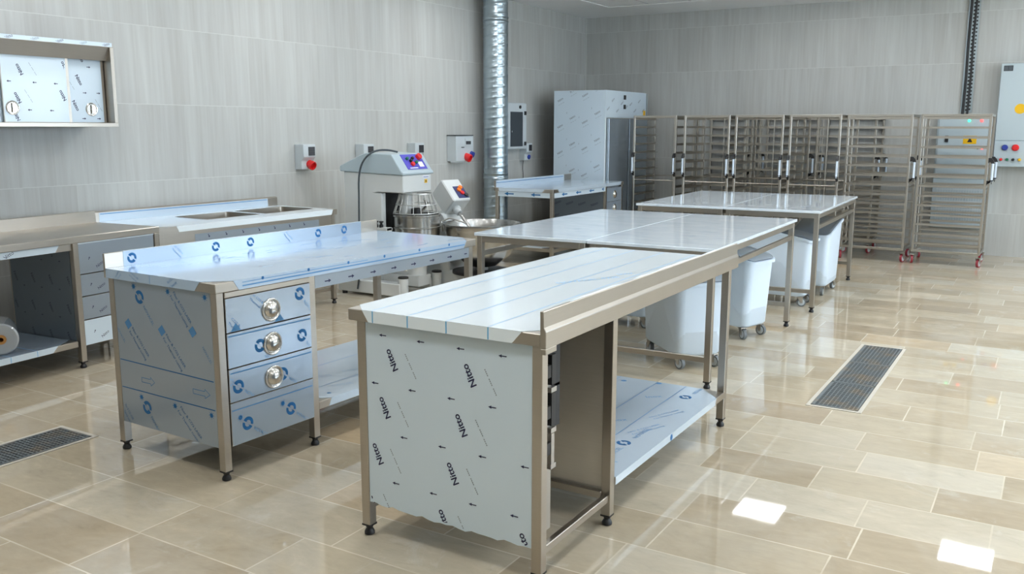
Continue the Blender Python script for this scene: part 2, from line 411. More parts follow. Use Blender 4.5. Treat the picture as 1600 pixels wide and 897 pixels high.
# recessed LED panels
first = None
for i in range(4):
    for j in range(5):
        if i == 0 and j < 1: continue
        px, py = -2.9+2.4*(i-1), 11.0-2.4*j
        if first is None:
            first = thing('ceiling_light', 'square white LED panel recessed flush in the ceiling grid', 'ceiling light', (px, py, ZC-.012), 0, 'LED panels in the ceiling')
            fr = MB()
            for a in ((-.3, .3, -.3, -.28), (-.3, .3, .28, .3), (-.3, -.28, -.28, .28), (.28, .3, -.28, .28)): fr.box(*a, 0, .011, FRAMEW)
            fr.build('frame', first); MB().box(-.27, .27, -.26, .26, .004, .010, LEDP).build('diffuser', first)
        else:
            c = copy_tree(first); c.location = (px, py, ZC-.012)

# ------------------------------------------------------------------ floor drains
def drain(x0, x1, y0, y1, label, secs):
    t_ = thing('floor_drain', label, 'floor drain', ((x0+x1)/2, (y0+y1)/2, 0), 0)
    W, L = (x1-x0)/2, (y1-y0)/2
    fr = MB(); e = .022
    fr.box(-W, W, -L, -L+e, .0005, .004, CEMENT); fr.box(-W, W, L-e, L, .0005, .004, CEMENT); fr.box(-W, -W+e, -L+e, L-e, .0005, .004, CEMENT); fr.box(W-e, W, -L+e, L-e, .0005, .004, CEMENT)
    fr.build('drain_frame', t_); MB().box(-W+e, W-e, -L+e, L-e, .0003, .0012, PIT_M).build('drain_channel', t_)
    n = secs; sl = (2*L-2*e)/n
    for k in range(n):
        a = -L+e+k*sl+.003; b = a+sl-.006; gm = MB(); x = -W+e+.003; xe = W-e-.003
        for q in (a, b-.012): gm.box(x, xe, q, q+.012, .0015, .0055, GRATE)
        for q in (x, xe-.012): gm.box(q, q+.012, a, b, .0015, .0055, GRATE)
        q = a+.012
        while q < b-.012: gm.box(x, xe, q, q+.009, .0015, .005, GRATE); q += .021
        q = x+.012; 
        while q < xe-.012: gm.box(q, q+.006, a, b, .0015, .0048, GRATE); q += .024
        gm.build('grate', t_)
drain(-1.14, -.83, 5.22, 6.98, 'long steel floor drain grate in three sections, dusty, in the open floor on the right', 3)
drain(-4.50, -4.18, .9, 2.73, 'steel floor drain grate in the floor at the left, before the blue-filmed drawer table', 2)

# ------------------------------------------------------------------ front work table (white film)
W1, L1, Z1 = .855, 2.103, .922
T1 = thing('work_table', 'nearest stainless work table under white protective film, its near end panel printed Nitto', 'work table', (-2.268, 2.545, 0))
MB().box(0, W1-.012, 0, L1, Z1-.045, Z1, STEEL).build('worktop', T1, .003)
wt = T1.children[0]
def top_film(parent, W, L, Z, m, cut, cuts=(1, 1, 1, 1), rim=.045, sides=(1, 1, 1, 1), o=.0012, vmin=0.0, vmax=None, name='protective_film'):
    """film over a worktop with its corners torn off; sides: near, right, far, left"""
    v0, v1 = vmin, (W if vmax is None else vmax); mb = MB(); c = [cut*k for k in cuts]   # corners: near-left, near-right, far-right, far-left
    P = [(v0+c[0], 0), (v1-c[1], 0), (v1, c[1]), (v1, L-c[2]), (v1-c[2], L), (v0+c[3], L), (v0, L-c[3]), (v0, c[0])]
    Q = []
    for p in P:
        if not Q or (abs(p[0]-Q[-1][0])+abs(p[1]-Q[-1][1])) > 1e-5: Q.append(p)
    if (abs(Q[0][0]-Q[-1][0])+abs(Q[0][1]-Q[-1][1])) < 1e-5: Q.pop()
    mb.prism(Q, 2, Z+.0002, Z+o, m)
    r = rim-.001
    if sides[0]: mb.prism([(v0+c[0], Z+o), (v1-c[1], Z+o), (v1-c[1]-.04*cuts[1], Z-r), (v0+c[0]+.03*cuts[0], Z-r)], 1, -o, -.0002, m)
    if sides[2]: mb.prism([(v0+c[3], Z+o), (v1-c[2], Z+o), (v1-c[2]-.04*cuts[2], Z-r), (v0+c[3]+.03*cuts[3], Z-r)], 1, L+.0002, L+o, m)
    if sides[1]: mb.prism([(c[1], Z+o), (L-c[2], Z+o), (L-c[2]-.03, Z-r), (c[1]+.03, Z-r)], 0, v1+.0002, v1+o, m)
    if sides[3]: mb.prism([(c[0], Z+o), (L-c[3], Z+o), (L-c[3]-.03, Z-r), (c[0]+.03, Z-r)], 0, v0-o, v0-.0002, m)
    return mb
f = top_film(T1, W1, L1, Z1, F_TOP, .07, (1, 1, 0, 1), sides=(1, 0, 1, 1), vmax=W1-.013)
mk = Marks(f, lambda a, b: (a, b, Z1+.0017), 0, W1-.012, .0, L1)
for a in (.116, .286, .459, .636): mk.line(a, .002, a-.01, L1-.02, .004, CYAN_P)
mk.text('NOVACEL 4228', .50, 1.05, .05, 62, CYAN_P); mk.text('Inox', .57, 1.3, .05, 62, CYAN_P)
mk = Marks(f, lambda a, b: (a, -.0017, b), 0, W1, Z1-.044, Z1+.001)
for a in (.122, .286, .459, .636): mk.line(a, Z1-.0435, a, Z1+.0005, .005, CYAN)
f.build('protective_film', wt)
b = MB(); b.prism([(W1-.014, 1.0), (W1, 1.0), (W1+.002, .945), (W1+.01, .932), (W1+.01, .872), (W1-.012, .872)], 1, -.002, L1+.002, STEEL)
b.box(W1-.012, W1+.010, -.002, .075, .852, .873, STEEL); bs = b.build('backsplash', T1, .002)
f = MB(); random.seed(3); z_prev = 0; u = .26
P = []
for k in range(22):
    P.append((.20+k*(L1-.2)/21, random.uniform(-.004, .004)))
for k in range(21):
    (ua, ja), (ub, jb) = P[k], P[k+1]
    f.face([(W1-.0145, ua, .93), (W1-.0145, ub, .93), (W1-.0145, ub, 1.0), (W1-.0145, ua, 1.0)], F_TOP)
    f.face([(W1-.0145, ua, 1.0), (W1-.0145, ub, 1.0), (W1-.009, ub, 1.003+jb*.5), (W1-.009, ua, 1.003+ja*.5)], F_TOP)
    f.face([(W1-.009, ua, 1.003+ja*.5), (W1-.009, ub, 1.003+jb*.5), (W1-.004, ub, 1.0008), (W1-.004, ua, 1.0008)], F_TOP)
f.build('protective_film', bs)
for x, y in ((.045, .04), (W1-.035, .04), (W1-.035, .61), (.045, .61), (W1-.035, L1-.05), (.045, L1-.05)): steel_leg(T1, x, y, Z1-.045)
# near end panel with printed film, its lower edge torn in a wave
ep = MB().box(.065, W1-.055, .025, .033, .150, Z1-.046, STEEL).build('end_panel', T1)
f = MB(); top = Z1-.047; N = 26; A0, A1 = .066, W1-.056
P = [(A0, top), (A0, .147)] + [(A0+(A1-A0)*k/N, .147-.010*(k/N)+.006*math.sin(k*1.9)*math.sin(k*.5)-.006*math.sin(PI*k/N)) for k in range(1, N+1)] + [(A1, top)]
f.prism(P, 1, .0235, .0248, F_WHITE)
mk = Marks(f, lambda a, b: (a, .0228, b), A0+.004, A1-.004, .139, top-.004)
for j in range(5):
    for i in range(-1, 5):
        mk.arrow(.149+.177*i-.043*j, .829-.192*j-.003*i, .034, 180, NAVY, .0038)
    for i in range(-1, 4):
        x, y = .19+.352*i-.040*j, .738-.193*j-.008*i
        mk.text('Nitto', x, y, .040, 118, NAVY); mk.dashes(x+.064, y+.033, x+.114, y-.058, .004, INK_G)
f.build('protective_film', ep)
ip = MB().box(.03, W1-.05, .600, .608, .15, Z1-.046, INNER).build('inner_panel', T1)
b = MB(); b.box(.028, .034, .06, .59, .15, Z1-.046, F_GREY); b.build('drawer_front', T1)
b = MB(); b.box(W1-.047, W1-.022, .06, .60, .105, .135, STEEL); b.box(.06, W1-.05, .575, .60, .12, .15, STEEL); b.box(.03, .055, .06, .6, .105, .135, STEEL); b.build('lower_rail', T1, .002)
for k, (za, zb) in enumerate(((.705, .815), (.555, .675), (.42, .525))):
    b = MB(); b.box(W1-.062, W1-.044, .142, .172, za, zb, BLACK) if k < 2 else b.box(W1-.062, W1-.044, .142, .165, za-.02, zb, STEEL_D); b.box(W1-.14, W1-.062, .17, .235, za-.02, zb+.02, RUBBER) if k < 2 else None  # wide dark block behind the bars stands in for the brackets' shadow
    b.box(W1-.07, W1-.042, .136, .174, za-.026, za-.008, STEEL_D); b.box(W1-.066, W1-.046, .10, .143, za+.03, za+.075, BLACK)
    b.build('drawer_slide_and_shade', T1)
MB().box(W1-.075, W1-.062, .125, .172, .155, .86, STEEL_D).build('slide_bracket', T1)
sh = MB().box(.03, W1-.012, .632, L1-.075, .165, .2, STEEL).build('lower_shelf', T1, .002)
f = MB(); s0, s1 = .634, L1-.077
f.prism([(.04, s0), (W1-.012, s0), (W1-.012, s1-.13), (W1-.13, s1), (.04, s1)], 2, .2002, .2012, F_SKY)
f.prism([(s0, .2012), (s1-.13, .2012), (s1-.15, .167), (s0, .167)], 0, W1-.0118, W1-.0108, F_SKY)
mk = Marks(f, lambda a, b: (a, b, .2018), .045, W1-.015, s0, s1)
mk.line(.465, s0, .465, s1, .004, INK_L); mk.line(.63, s0, .63, s1, .004, INK_L); mk.line(.24, s0, .24, s1, .003, INK_L)
for a, b in ((.697, 1.83), (.706, 1.02), (.70, .72)):
    mk.logo(a, b, .033, INK, 0, False); mk.text('NOVACEL', a+.02, b+.16, .035, 88, INK_L)
for a, b in ((.80, 1.63), (.80, 1.37), (.80, .83)):
    mk.poly([(a-.035, b-.0), (a+.005, b+.06), (a+.04, b+.0)], INK_L); mk.twoline(a-.12, b-.22, a-.04, b-.03, .02, INK_L)
for a, b in ((.48, 2.0), (.36, 1.62), (.29, 1.95), (.3, 1.2)): mk.disc(a, b, .016, INK_L)
for a, b in ((.55, 1.75), (.55, 1.3), (.36, 1.4)): mk.text('Inox', a, b, .05, 40, INK_L)
mk = Marks(f, lambda a, b: (W1-.0102, a, b), s0, s1, .168, .2); mk.disc(1.25, .183, .015, INK)
f.build('protective_film', sh)

# ------------------------------------------------------------------ drawer table (blue film)
def cup_handle(parent, x, y, z, r=.056, axis='x'):
    T = Matrix.Translation((x, y, z)) @ (Matrix.Rotation(PI/2, 4, 'Y') if axis == 'x' else Matrix.Rotation(PI/2, 4, 'X'))
    m = MB(); m.lathe([(r, 0), (r, .004), (r*.97, .008), (r*.9, .0095), (r*.82, .006), (r*.77, .003), (r*.74, .006), (r*.66, .014), (r*.5, .021), (r*.3, .025), (.001, .0265)], CHROME, 36, T)
    return m.build('handle', parent, angle=1.2)
W2, L2, Z2 = .82, 1.977, .922
T2 = thing('work_table', 'stainless work table with three cup-handled drawers under film with blue ring logos', 'work table', (-3.934, 2.667, 0), math.radians(-1.92))
wt = MB().box(0, W2, 0, L2, Z2-.045, Z2, STEEL).build('worktop', T2, .003)
f = top_film(T2, W2, L2, Z2, F_TWO, .10, (0, 1, 1, 0), sides=(1, 1, 0, 0), vmin=.016)
mk = Marks(f, lambda a, b: (a, b, Z2+.0018), .03, W2-.01, .03, L2-.03)
random.seed(11)
for k in range(26):
    a, b = random.uniform(.1, .75), random.uniform(.15, 1.85); mk.line(a, b, a+random.uniform(-.01, .01), b+random.uniform(.03, .1), .004, INK_L)
for a, b in ((.2, .5), (.3, 1.0), (.25, 1.45), (.55, .8), (.6, 1.3)): mk.twoline(a, b, a+.06, b+.14, .012, INK_L)
mk.disc(.587, .464, .009, NAVY)
mk = Marks(f, lambda a, b: (a, -.0018, b), .02, W2-.1, Z2-.044, Z2+.001)
mk.twoline(.21, Z2-.006, .27, Z2-.036, .012, INK); mk.line(.36, Z2, .36, Z2-.043, .003, INK_L); mk.twoline(.50, Z2-.036, .55, Z2-.004, .018, INK); mk.twoline(.1, Z2-.04, .13, Z2-.01, .012, INK_L)
mk = Marks(f, lambda a, b: (W2+.0018, a, b), .14, L2-.1, Z2-.044, Z2)
mk.line(.15, Z2-.028, L2-.12, Z2-.024, .006, INK_L); mk.line(.15, Z2-.012, L2*.5, Z2-.012, .003, INK_L)
for a in (.27, .56, .84, 1.12, 1.42, 1.7): mk.disc(a, Z2-.008, .008, INK)
f.build('protective_film', wt)
b = MB(); b.prism([(0, Z2-.046), (.014, Z2-.046), (.014, .995), (.0, .995)], 1, -.001, L2, STEEL); bs = b.build('backsplash', T2, .002)
f = MB(); f.box(.0142, .0152, .10, L2-.16, Z2+.001, .9955, F_BLUE); f.box(-.0005, .0152, .10, L2-.16, .9952, .9962, F_TOP)
mk = Marks(f, lambda a, b: (.0158, a, b), .06, L2, Z2, .995)
for a in (.147, .659, .90, 1.431, 1.66): mk.logo(a, .958, .026, INK, 0, False)
for a in (.409, 1.179): mk.twoline(a-.02, .985, a+.03, .935, .014, INK_L, ('For CO2 &', 'Thermal'))
f.build('protective_film', bs)
for x, y in ((.035, .03), (W2-.03, .03), (W2-.03, .59), (.035, .59), (W2-.03, L2-.04), (.035, L2-.04)): steel_leg(T2, x, y, Z2-.045)
ep = MB().box(.055, W2-.05, .014, .022, .155, Z2-.046, STEEL).build('end_panel', T2)
f = MB(); f.box(.057, W2-.052, .0125, .0138, .155, Z2-.047, F_GREY)
mk = Marks(f, lambda a, b: (a, .0118, b), .060, W2-.056, .158, Z2-.05)
for b_ in (.804, .258):
    mk.logo(.253, b_, .033)
for a in (.213, .470, .731):
    mk.dot(a, .852); mk.dot(a, .304)
mk.twoline(.500, .845, .612, .712, .0205, INK); mk.diamond(.632, .682)
mk.diamond(.150, .662); mk.twoline(.168, .636, .282, .508, .0205, INK); mk.diamond(.407, .660); mk.twoline(.427, .636, .552, .494, .0205, INK)
mk.text('NOVACEL', .725, .585, .02, -52, INK_L); mk.text('NOVACEL', .085, .60, .02, -52, INK_L)
mk.line(.064, .475, .760, .466, .005, INK); mk.line(.064, .335, .760, .331, .005, INK)
mk.open_arrow(.275, .394, .1, 0, INK_L); mk.open_arrow(.67, .4, .12, 0, INK_L)
mk.twoline(.500, .296, .64, .165, .0205, INK); mk.twoline(.065, .235, .12, .165, .0205, INK)
f.build('protective_film', ep)
b = MB(); b.box(W2-.022, W2-.004, .052, .57, .850, Z2-.046, STEEL); b.build('top_rail', T2, .002)
zs = [(.690, .846), (.524, .685), (.364, .519)]
for k, (za, zb) in enumerate(zs):
    b = MB(); b.box(W2-.03, W2-.006, .054, .568, za, zb, STEEL); b.box(.1, W2-.03, .07, .55, za+.01, zb-.03, STEEL_D); d = b.build('drawer', T2, .0015)
    f = MB(); f.box(W2-.0058, W2-.0046, .055, .567, za+.001, zb-.001, F_BLUE)
    mk = Marks(f, lambda a, b: (W2-.004, a, b), .057, .565, za+.002, zb-.002)
    if k == 0:
        mk.logo(.50, .803, .032, deg=0); mk.twoline(.20, .838, .26, .785, .017, words=('For CO2 &', 'Thermal')); mk.twoline(.075, .745, .12, .70, .017, words=('CO2 &', 'Thermal')); mk.prism = None
        for a in (.105, .365): mk.poly([(a-.03, .692), (a+.03, .692), (a, .73)], INK_L)
    if k == 1:
        mk.line(.061, .672, .561, .668, .006, INK_L); mk.logo(.24, .597, .032, word=False); mk.logo(.505, .595, .032); mk.text('NOVACEL', .31, .53, .02, -10, INK_L)
    if k == 2:
        mk.line(.061, .500, .561, .498, .006, INK_L); mk.dot(.062, .461); mk.logo(.103, .432, .032, wdeg=-35); mk.logo(.372, .43, .032, wdeg=-35)
    f.build('protective_film', d)
    cup_handle(d, W2-.0045, .315, (za+zb)/2-.012)
bp = MB().box(W2-.03, W2-.006, .054, .568, .158, .360, STEEL).build('bottom_panel', T2, .0015)
f = MB(); f.box(W2-.0058, W2-.0046, .055, .567, .159, .359, F_BLUE); mk = Marks(f, lambda a, b: (W2-.004, a, b), .057, .565, .16, .358)
mk.line(.061, .325, .561, .325, .005, INK_L); mk.dot(.105, .284); mk.dot(.363, .284); mk.logo(.146, .245, .032, wdeg=-38); mk.logo(.414, .245, .032, wdeg=-38)
f.build('protective_film', bp)
MB().box(.05, W2-.05, .572, .58, .155, Z2-.046, STEEL_D).build('inner_panel', T2)
MB().box(.03, .038, .05, .57, .155, Z2-.046, STEEL_D).build('back_panel', T2)
ap = MB().box(W2-.018, W2-.010, .61, L2-.06, .812, Z2-.045, F_GREY); mk = Marks(ap, lambda a, b: (W2-.0094, a, b), .62, L2-.07, .815, Z2-.05)
for k in range(8): mk.arrow(.70+.17*k, .838, .045, 0, NAVY, .006)
ap.build('apron', T2)
sh = MB().box(.03, W2-.012, .612, L2-.065, .185, .225, STEEL).build('lower_shelf', T2, .002)
f = MB(); f.prism([(.035, .65), (W2-.1, .614), (W2-.012, .70), (W2-.012, L2-.07), (.035, L2-.07)], 2, .2252, .2262, F_SKY); f.prism([(.70, .2262), (L2-.07, .2262), (L2-.07, .187), (.68, .187)], 0, W2-.0118, W2-.0108, F_SKY)
mk = Marks(f, lambda a, b: (a, b, .2268), .04, W2-.02, .65, L2-.1); mk.line(.3, .66, .3, L2-.12, .004, INK_L); mk.line(.62, .66, .62, L2-.12, .004, INK_L)
for a, b in ((.66, .85), (.5, 1.1), (.45, .9), (.7, 1.2), (.4, 1.4), (.5, 1.7)): mk.twoline(a, b, a+.05, b+.11, .013, INK_L)
for a in (.75, 1.0, 1.3): mk.disc(.74, a, .012, INK_L)
f.build('protective_film', sh)

# ------------------------------------------------------------------ table by the left wall (bare steel top, filmed drawers)
W3, L3, Z3 = .68, 2.38, .89
T3 = thing('work_table', 'long work table along the left wall with bare steel top and open lower shelf', 'work table', (-6.03, 1.8, 0), math.radians(4.5))
MB().box(0, W3, 0, L3, Z3-.045, Z3, STEEL).build('worktop', T3, .003)
MB().prism([(0, Z3-.045), (.014, Z3-.045), (.014, Z3+.085), (-.02, Z3+.085), (-.02, Z3+.075), (0, Z3+.07)], 1, 0, L3, STEEL).build('backsplash', T3, .002)
for x, y in ((.03, .03), (W3-.02, .03), (W3-.02, 1.68), (.03, 1.68), (W3-.02, L3-.03), (.03, L3-.03)): steel_leg(T3, x, y, Z3-.045)
ap = MB().box(W3-.025, W3-.015, .05, 1.66, Z3-.09, Z3-.045, STEEL).build('apron', T3)
f = MB(); f.prism([(.05, Z3-.046), (1.57, Z3-.046), (1.54, Z3-.0895), (.05, Z3-.0895)], 0, W3-.0148, W3-.0138, F_WHITE); mk = Marks(f, lambda a, b: (W3-.0132, a, b), .06, 1.55, Z3-.09, Z3-.046)
for k in range(5): mk.text('Nitto', .3+.23*k, Z3-.068, .035, 25, NAVY)
f.build('protective_film', ap)
sp = MB().box(.03, W3-.04, 1.655, 1.662, .17, Z3-.046, F_DARK); mk = Marks(sp, lambda a, b: (a, 1.6544, b), .04, W3-.05, .18, Z3-.06)
for i in range(4):
    for j in range(4):
        mk.text('Nitto', .1+.18*i-.02*j, .78-.19*j, .032, -62, NAVY); mk.arrow(.18+.18*i-.02*j, .72-.19*j, .02, 0, NAVY)
sp.build('side_panel', T3)
zt = [(.635, .835), (.485, .63), (.325, .48), (.15, .32)]
for k, (za, zb) in enumerate(zt):
    b = MB(); b.box(W3-.03, W3-.008, 1.703, L3-.055, za, zb, STEEL); b.box(.1, W3-.03, 1.72, L3-.07, za+.01, zb-.02, STEEL_D); d = b.build('drawer' if k < 3 else 'bottom_panel', T3, .0015)
    f = MB(); f.box(W3-.0078, W3-.0066, 1.704, L3-.056, za+.001, zb-.001, F_WHITE if k == 3 else F_GREY)
    mk = Marks(f, lambda a, b: (W3-.006, a, b), 1.71, L3-.06, za+.005, zb-.005)
    for q in range(4): mk.arrow(1.78+.17*q, (za+zb)/2, .022, 60, NAVY, .004); mk.text('Nitto', 1.86+.3*q, za+.05, .03, 30, NAVY)
    f.build('protective_film', d)
b = MB(); b.box(W3-.02, W3-.008, 1.703, L3-.05, .835, Z3-.046, F_WHITE); b.build('top_rail', T3)
sh = MB().box(.02, W3-.012, .05, 1.65, .15, .19, STEEL).build('lower_shelf', T3, .002)
f = MB(); f.prism([(.025, .05), (W3-.012, .05), (W3-.012, 1.50), (W3-.09, 1.645), (.025, 1.645)], 2, .1902, .1912, F_BLUE); f.prism([(.05, .1912), (1.50, .1912), (1.46, .151), (.05, .151)], 0, W3-.0118, W3-.0108, F_WHITE)
mk = Marks(f, lambda a, b: (W3-.0102, a, b), .1, 1.5, .152, .1905)
for a in (.79, .98, 1.17, 1.35): mk.line(a, .1525, a, .190, .004, CYAN)
mk = Marks(f, lambda a, b: (a, b, .1918), .03, W3-.01, .06, 1.63)
for a in (.79, .98, 1.17, 1.35): mk.line(.04, a, W3-.014, a, .004, INK_L)
f.build('protective_film', sh)
# roll of clear wrap on its shelf
ro = thing('film_roll', 'roll of clear plastic wrap on the low shelf at the far left', 'plastic wrap roll', (-5.675, 3.09, .192), math.radians(61.4))
m = MB(); TT = Matrix.Translation((0, 0, .100)) @ Matrix.Rotation(PI/2, 4, 'X')
m.lathe([(.030, -.14), (.034, -.146), (.050, -.142), (.055, -.146), (.075, -.155), (.09, -.152), (.098, -.14), (.100, -.125), (.100, .14), (.09, .15), (.036, .152), (.030, .15), (.030, -.14)], CLING, 40, TT, caps=False); m.build('wound_film', ro)
m = MB(); m.lathe([(.014, -.158), (.0295, -.158), (.0295, .158), (.014, .158), (.014, -.158)], CARD, 28, TT, caps=False); m.build('core', ro)

# ------------------------------------------------------------------ sink unit on the left wall
W4, L4, Z4 = .776, 1.882, .866
T4 = thing('sink_table', 'stainless double sink table against the left wall with two basins', 'sink', (-6.399, 4.295, 0), math.radians(-1.24))
basins = [(.16, .56, .62, 1.16), (.16, .56, 1.24, 1.80)]
def holed(mb, x0, x1, y0, y1, z0, z1, holes, m):
    ys = sorted({y0, y1, *[h[2] for h in holes], *[h[3] for h in holes]}); 
    for a, b_ in zip(ys[:-1], ys[1:]):
        hs = [h for h in holes if h[2] <= a+1e-6 and h[3] >= b_-1e-6]
        if not hs: mb.box(x0, x1, a, b_, z0, z1, m)
        else: mb.box(x0, hs[0][0], a, b_, z0, z1, m); mb.box(hs[0][1], x1, a, b_, z0, z1, m)
m = MB(); holed(m, 0, W4, 0, L4, Z4-.045, Z4, basins, STEEL); wt = m.build('worktop', T4)
f = MB(); holed(f, .016, W4, .0, L4-.0, Z4+.0002, Z4+.0014, [(h[0]-.012, h[1]+.012, h[2]-.012, h[3]+.012) for h in basins], F_TOP)
f.prism([(.16, Z4+.0014), (L4-.05, Z4+.0014), (L4-.07, Z4-.044), (.18, Z4-.044)], 0, W4+.0002, W4+.0014, F_TOP); f.build('protective_film', wt)
m = MB()
for s_ in (.09, L4-.02): pass
m.prism([(W4-.09, 0), (W4, 0), (W4, .16)], 2, Z4+.0015, Z4+.0022, STEEL); m.box(W4-.07, W4+.0018, L4-.05, L4+.001, Z4-.046, Z4+.0022, STEEL); m.build('bare_corner', wt)
for h in basins:
    m = MB(); x0, x1, y0, y1 = h; zb = Z4-.22; r = .03
    top_ = [(p[0], p[1], Z4-.001) for p in rrect(x1-x0, y1-y0, r, 4, (x0+x1)/2, (y0+y1)/2)]; bot = [(p[0], p[1], zb) for p in rrect(x1-x0-.03, y1-y0-.03, r+.01, 4, (x0+x1)/2, (y0+y1)/2)]
    rim = [(p[0], p[1], Z4+.003) for p in rrect(x1-x0+.02, y1-y0+.02, r, 4, (x0+x1)/2, (y0+y1)/2)]; rim2 = [(p[0], p[1], Z4+.003) for p in rrect(x1-x0, y1-y0, r, 4, (x0+x1)/2, (y0+y1)/2)]
    m.loft([rim, rim2, top_, bot], STEEL, True, False, True); bb = m.build('basin', T4)
    MB().lathe([(.04, 0), (.04, .004), (.02, .005), (.001, .003)], CHROME, 20, Matrix.Translation(((x0+x1)/2, (y0+y1)/2, zb+.0005))).build('drain', bb)
bs = MB().prism([(0, Z4-.045), (.014, Z4-.045), (.014, Z4+.075), (.0, Z4+.085), (-.012, Z4+.085)], 1, 0, L4-.0, STEEL).build('backsplash', T4, .001)
f = MB(); f.box(.0142, .0152, .03, L4-.12, Z4+.002, Z4+.073, F_SKY); mk = Marks(f, lambda a, b: (.0158, a, b), .03, L4-.12, Z4, Z4+.075); mk.line(.04, Z4+.062, L4-.13, Z4+.062, .006, INK_L); f.build('protective_film', bs)
for x, y in ((.03, .03), (W4-.03, .03), (W4-.03, L4-.04), (.03, L4-.04)): steel_leg(T4, x, y, Z4-.045)
m = MB(); m.box(W4-.02, W4-.012, .05, L4-.06, Z4-.26, Z4-.045, STEEL); ap = m.build('apron', T4)
f = MB(); f.box(W4-.0118, W4-.0108, .33, L4-.22, Z4-.255, Z4-.075, F_GREY); mk = Marks(f, lambda a, b: (W4-.0102, a, b), .34, L4-.24, Z4-.25, Z4-.08)
for k in range(8): mk.arrow(.46+.17*k, Z4-.10, .028, -62, NAVY, .006)
f.build('protective_film', ap)
MB().box(.012, .02, .05, L4-.06, .2, Z4-.045, STEEL_D).build('back_panel', T4)
b = MB(); b.box(.05, .08, .05, L4-.06, .12, .15, STEEL); b.box(W4-.065, W4-.04, .05, L4-.06, .12, .15, STEEL); b.build('lower_rail', T4)

# ------------------------------------------------------------------ wall cabinet
CB = thing('wall_cabinet', 'wall-mounted steel cabinet with two white-filmed sliding doors and round finger pulls', 'wall cabinet', (XL+.001, 2.9, 1.6))
m = MB(); D = .40; Lc = 1.42; Hc = .605
m.box(0, D, 0, Lc, 0, .03, STEEL); m.box(0, D, 0, Lc, Hc-.03, Hc, STEEL); m.box(0, D, 0, .03, .03, Hc-.03, STEEL); m.box(0, D, Lc-.03, Lc, .03, Hc-.03, STEEL); m.box(0, .01, .03, Lc-.03, .03, Hc-.03, STEEL_D)
m.build('body', CB, .002)
m = MB(); m.prism([(D-.022, Hc-.03), (D-.012, Hc-.03), (D-.05, Hc-.125), (D-.06, Hc-.125)], 1, .03, Lc-.03, STEEL_D); m.build('header', CB)
f = MB(); f.box(D+.0002, D+.0012, .01, Lc-.01, Hc-.026, Hc+.002, F_WHITE); mk = Marks(f, lambda a, b: (D+.0018, a, b), .02, Lc-.02, Hc-.025, Hc)
for k in range(8): mk.text('Nitto', .1+.18*k, Hc-.013, .028, 20, NAVY if k % 2 else INK_G)
f.build('protective_film', CB)
def sdoor(y0, y1, x, hy, flip, pats):
    d = MB().box(x, x+.012, y0, y1, .032, Hc-.095, STEEL).build('door', CB)
    f = MB(); f.box(x+.0122, x+.0134, y0+.004, y1-.022, .034, Hc-.10, F_WHITE); mk = Marks(f, lambda a, b: (x+.014, a, b), y0+.008, y1-.026, .036, Hc-.11)
    for k, (a, b) in enumerate(pats[0]): mk.text('Nitto', a, b, .036, 118 if not flip else -62, NAVY)
    for a, b in pats[1]: mk.arrow(a, b, .03, 180 if not flip else 0, NAVY, .005)
    for a, b in pats[2]: mk.dashes(a, b, a+.05, b-.085, .0035, INK_G)
    f.build('protective_film', d)
    T = Matrix.Translation((x+.0132, hy, .128)) @ Matrix.Rotation(PI/2, 4, 'Y')
    h = MB(); h.lathe([(.048, 0), (.048, .004), (.045, .007), (.040, .006), (.036, .0015), (.001, .001)], CHROME, 30, T); h.box(x+.014, x+.026, hy-.005, hy+.005, .096, .160, CHROME); h.build('finger_pull', d)
sdoor(.60, 1.09, D-.075, .66, False, ([(.73, .385), (.68, .075), (.70, .39-.195), (1.03, .22), (1.06, .42)], [(.65, .305), (.83, .302), (.985, .30), (.78, .115), (.94, .113), (.62, .11)], [(.80, .435), (.755, .25)]))
sdoor(1.05, 1.385, D-.10, 1.265, True, ([(1.18, .335), (1.14, .152), (1.205, .50)], [(1.265, .43), (1.22, .245), (1.33, .245), (1.2, .06), (1.32, .06)], [(1.09, .35), (1.30, .2)]))
MB().box(D-.1, D-.088, .03, .62, .032, Hc-.095, F_WHITE).build('door', CB)

# ------------------------------------------------------------------ sockets on the left wall
def socket(y, z, label, w=.17, h=.245, red=True, second=False, group=None):
    s = thing('wall_socket', label, 'power socket', (XL+.001, y, z)); d = .12
    m = MB(); m.prism([(0, 0), (d*.75, 0), (d*.75, h*.35), (d, h*.5), (d, h*.97), (d*.97, h), (0, h)], 1, -w/2, w/2, SOCK); m.build('housing', s, .004)
    m = MB(); m.box(d-.002, d+.004, -w*.1, w*.42, h*.55, h*.9, DARKWIN)
    for k in range(3): m.box(d+.004, d+.006, -w*.08, w*.40, h*(.6+.1*k), h*(.62+.1*k), RUBBER)
    m.build('breaker_window', s)
    if red:
        T = Matrix.Translation((d*.72, w*.12, h*.22)) @ Matrix.Rotation(PI/2+.35, 4, 'Y')
        MB().lathe([(.04, 0), (.042, .03), (.045, .035), (.045, .06), (.04, .065), (.036, .062), (.034, .03), (.001, .03)], RED, 24, T).build('red_outlet', s)
    else:
        T = Matrix.Translation((d*.74, w*.15, h*.2)) @ Matrix.Rotation(PI/2+.2, 4, 'Y'); MB().lathe([(.03, 0), (.032, .02), (.02, .025), (.001, .026)], BLUEP, 20, T).build('blue_outlet', s)
    return s
socket(6.62, 1.19, 'grey wall socket with red industrial outlet, above the sink table')
socket(7.52, 1.18, 'grey wall socket with dark window, seen above the left end of the big mixer')
socket(8.42, 1.18, 'grey wall socket with dark window, behind the violet control panel of the big mixer')
s4 = thing('wall_socket', 'large grey switch box with one red and one blue outlet, beside the round duct', 'power socket', (XL+.001, 9.32, 1.18))
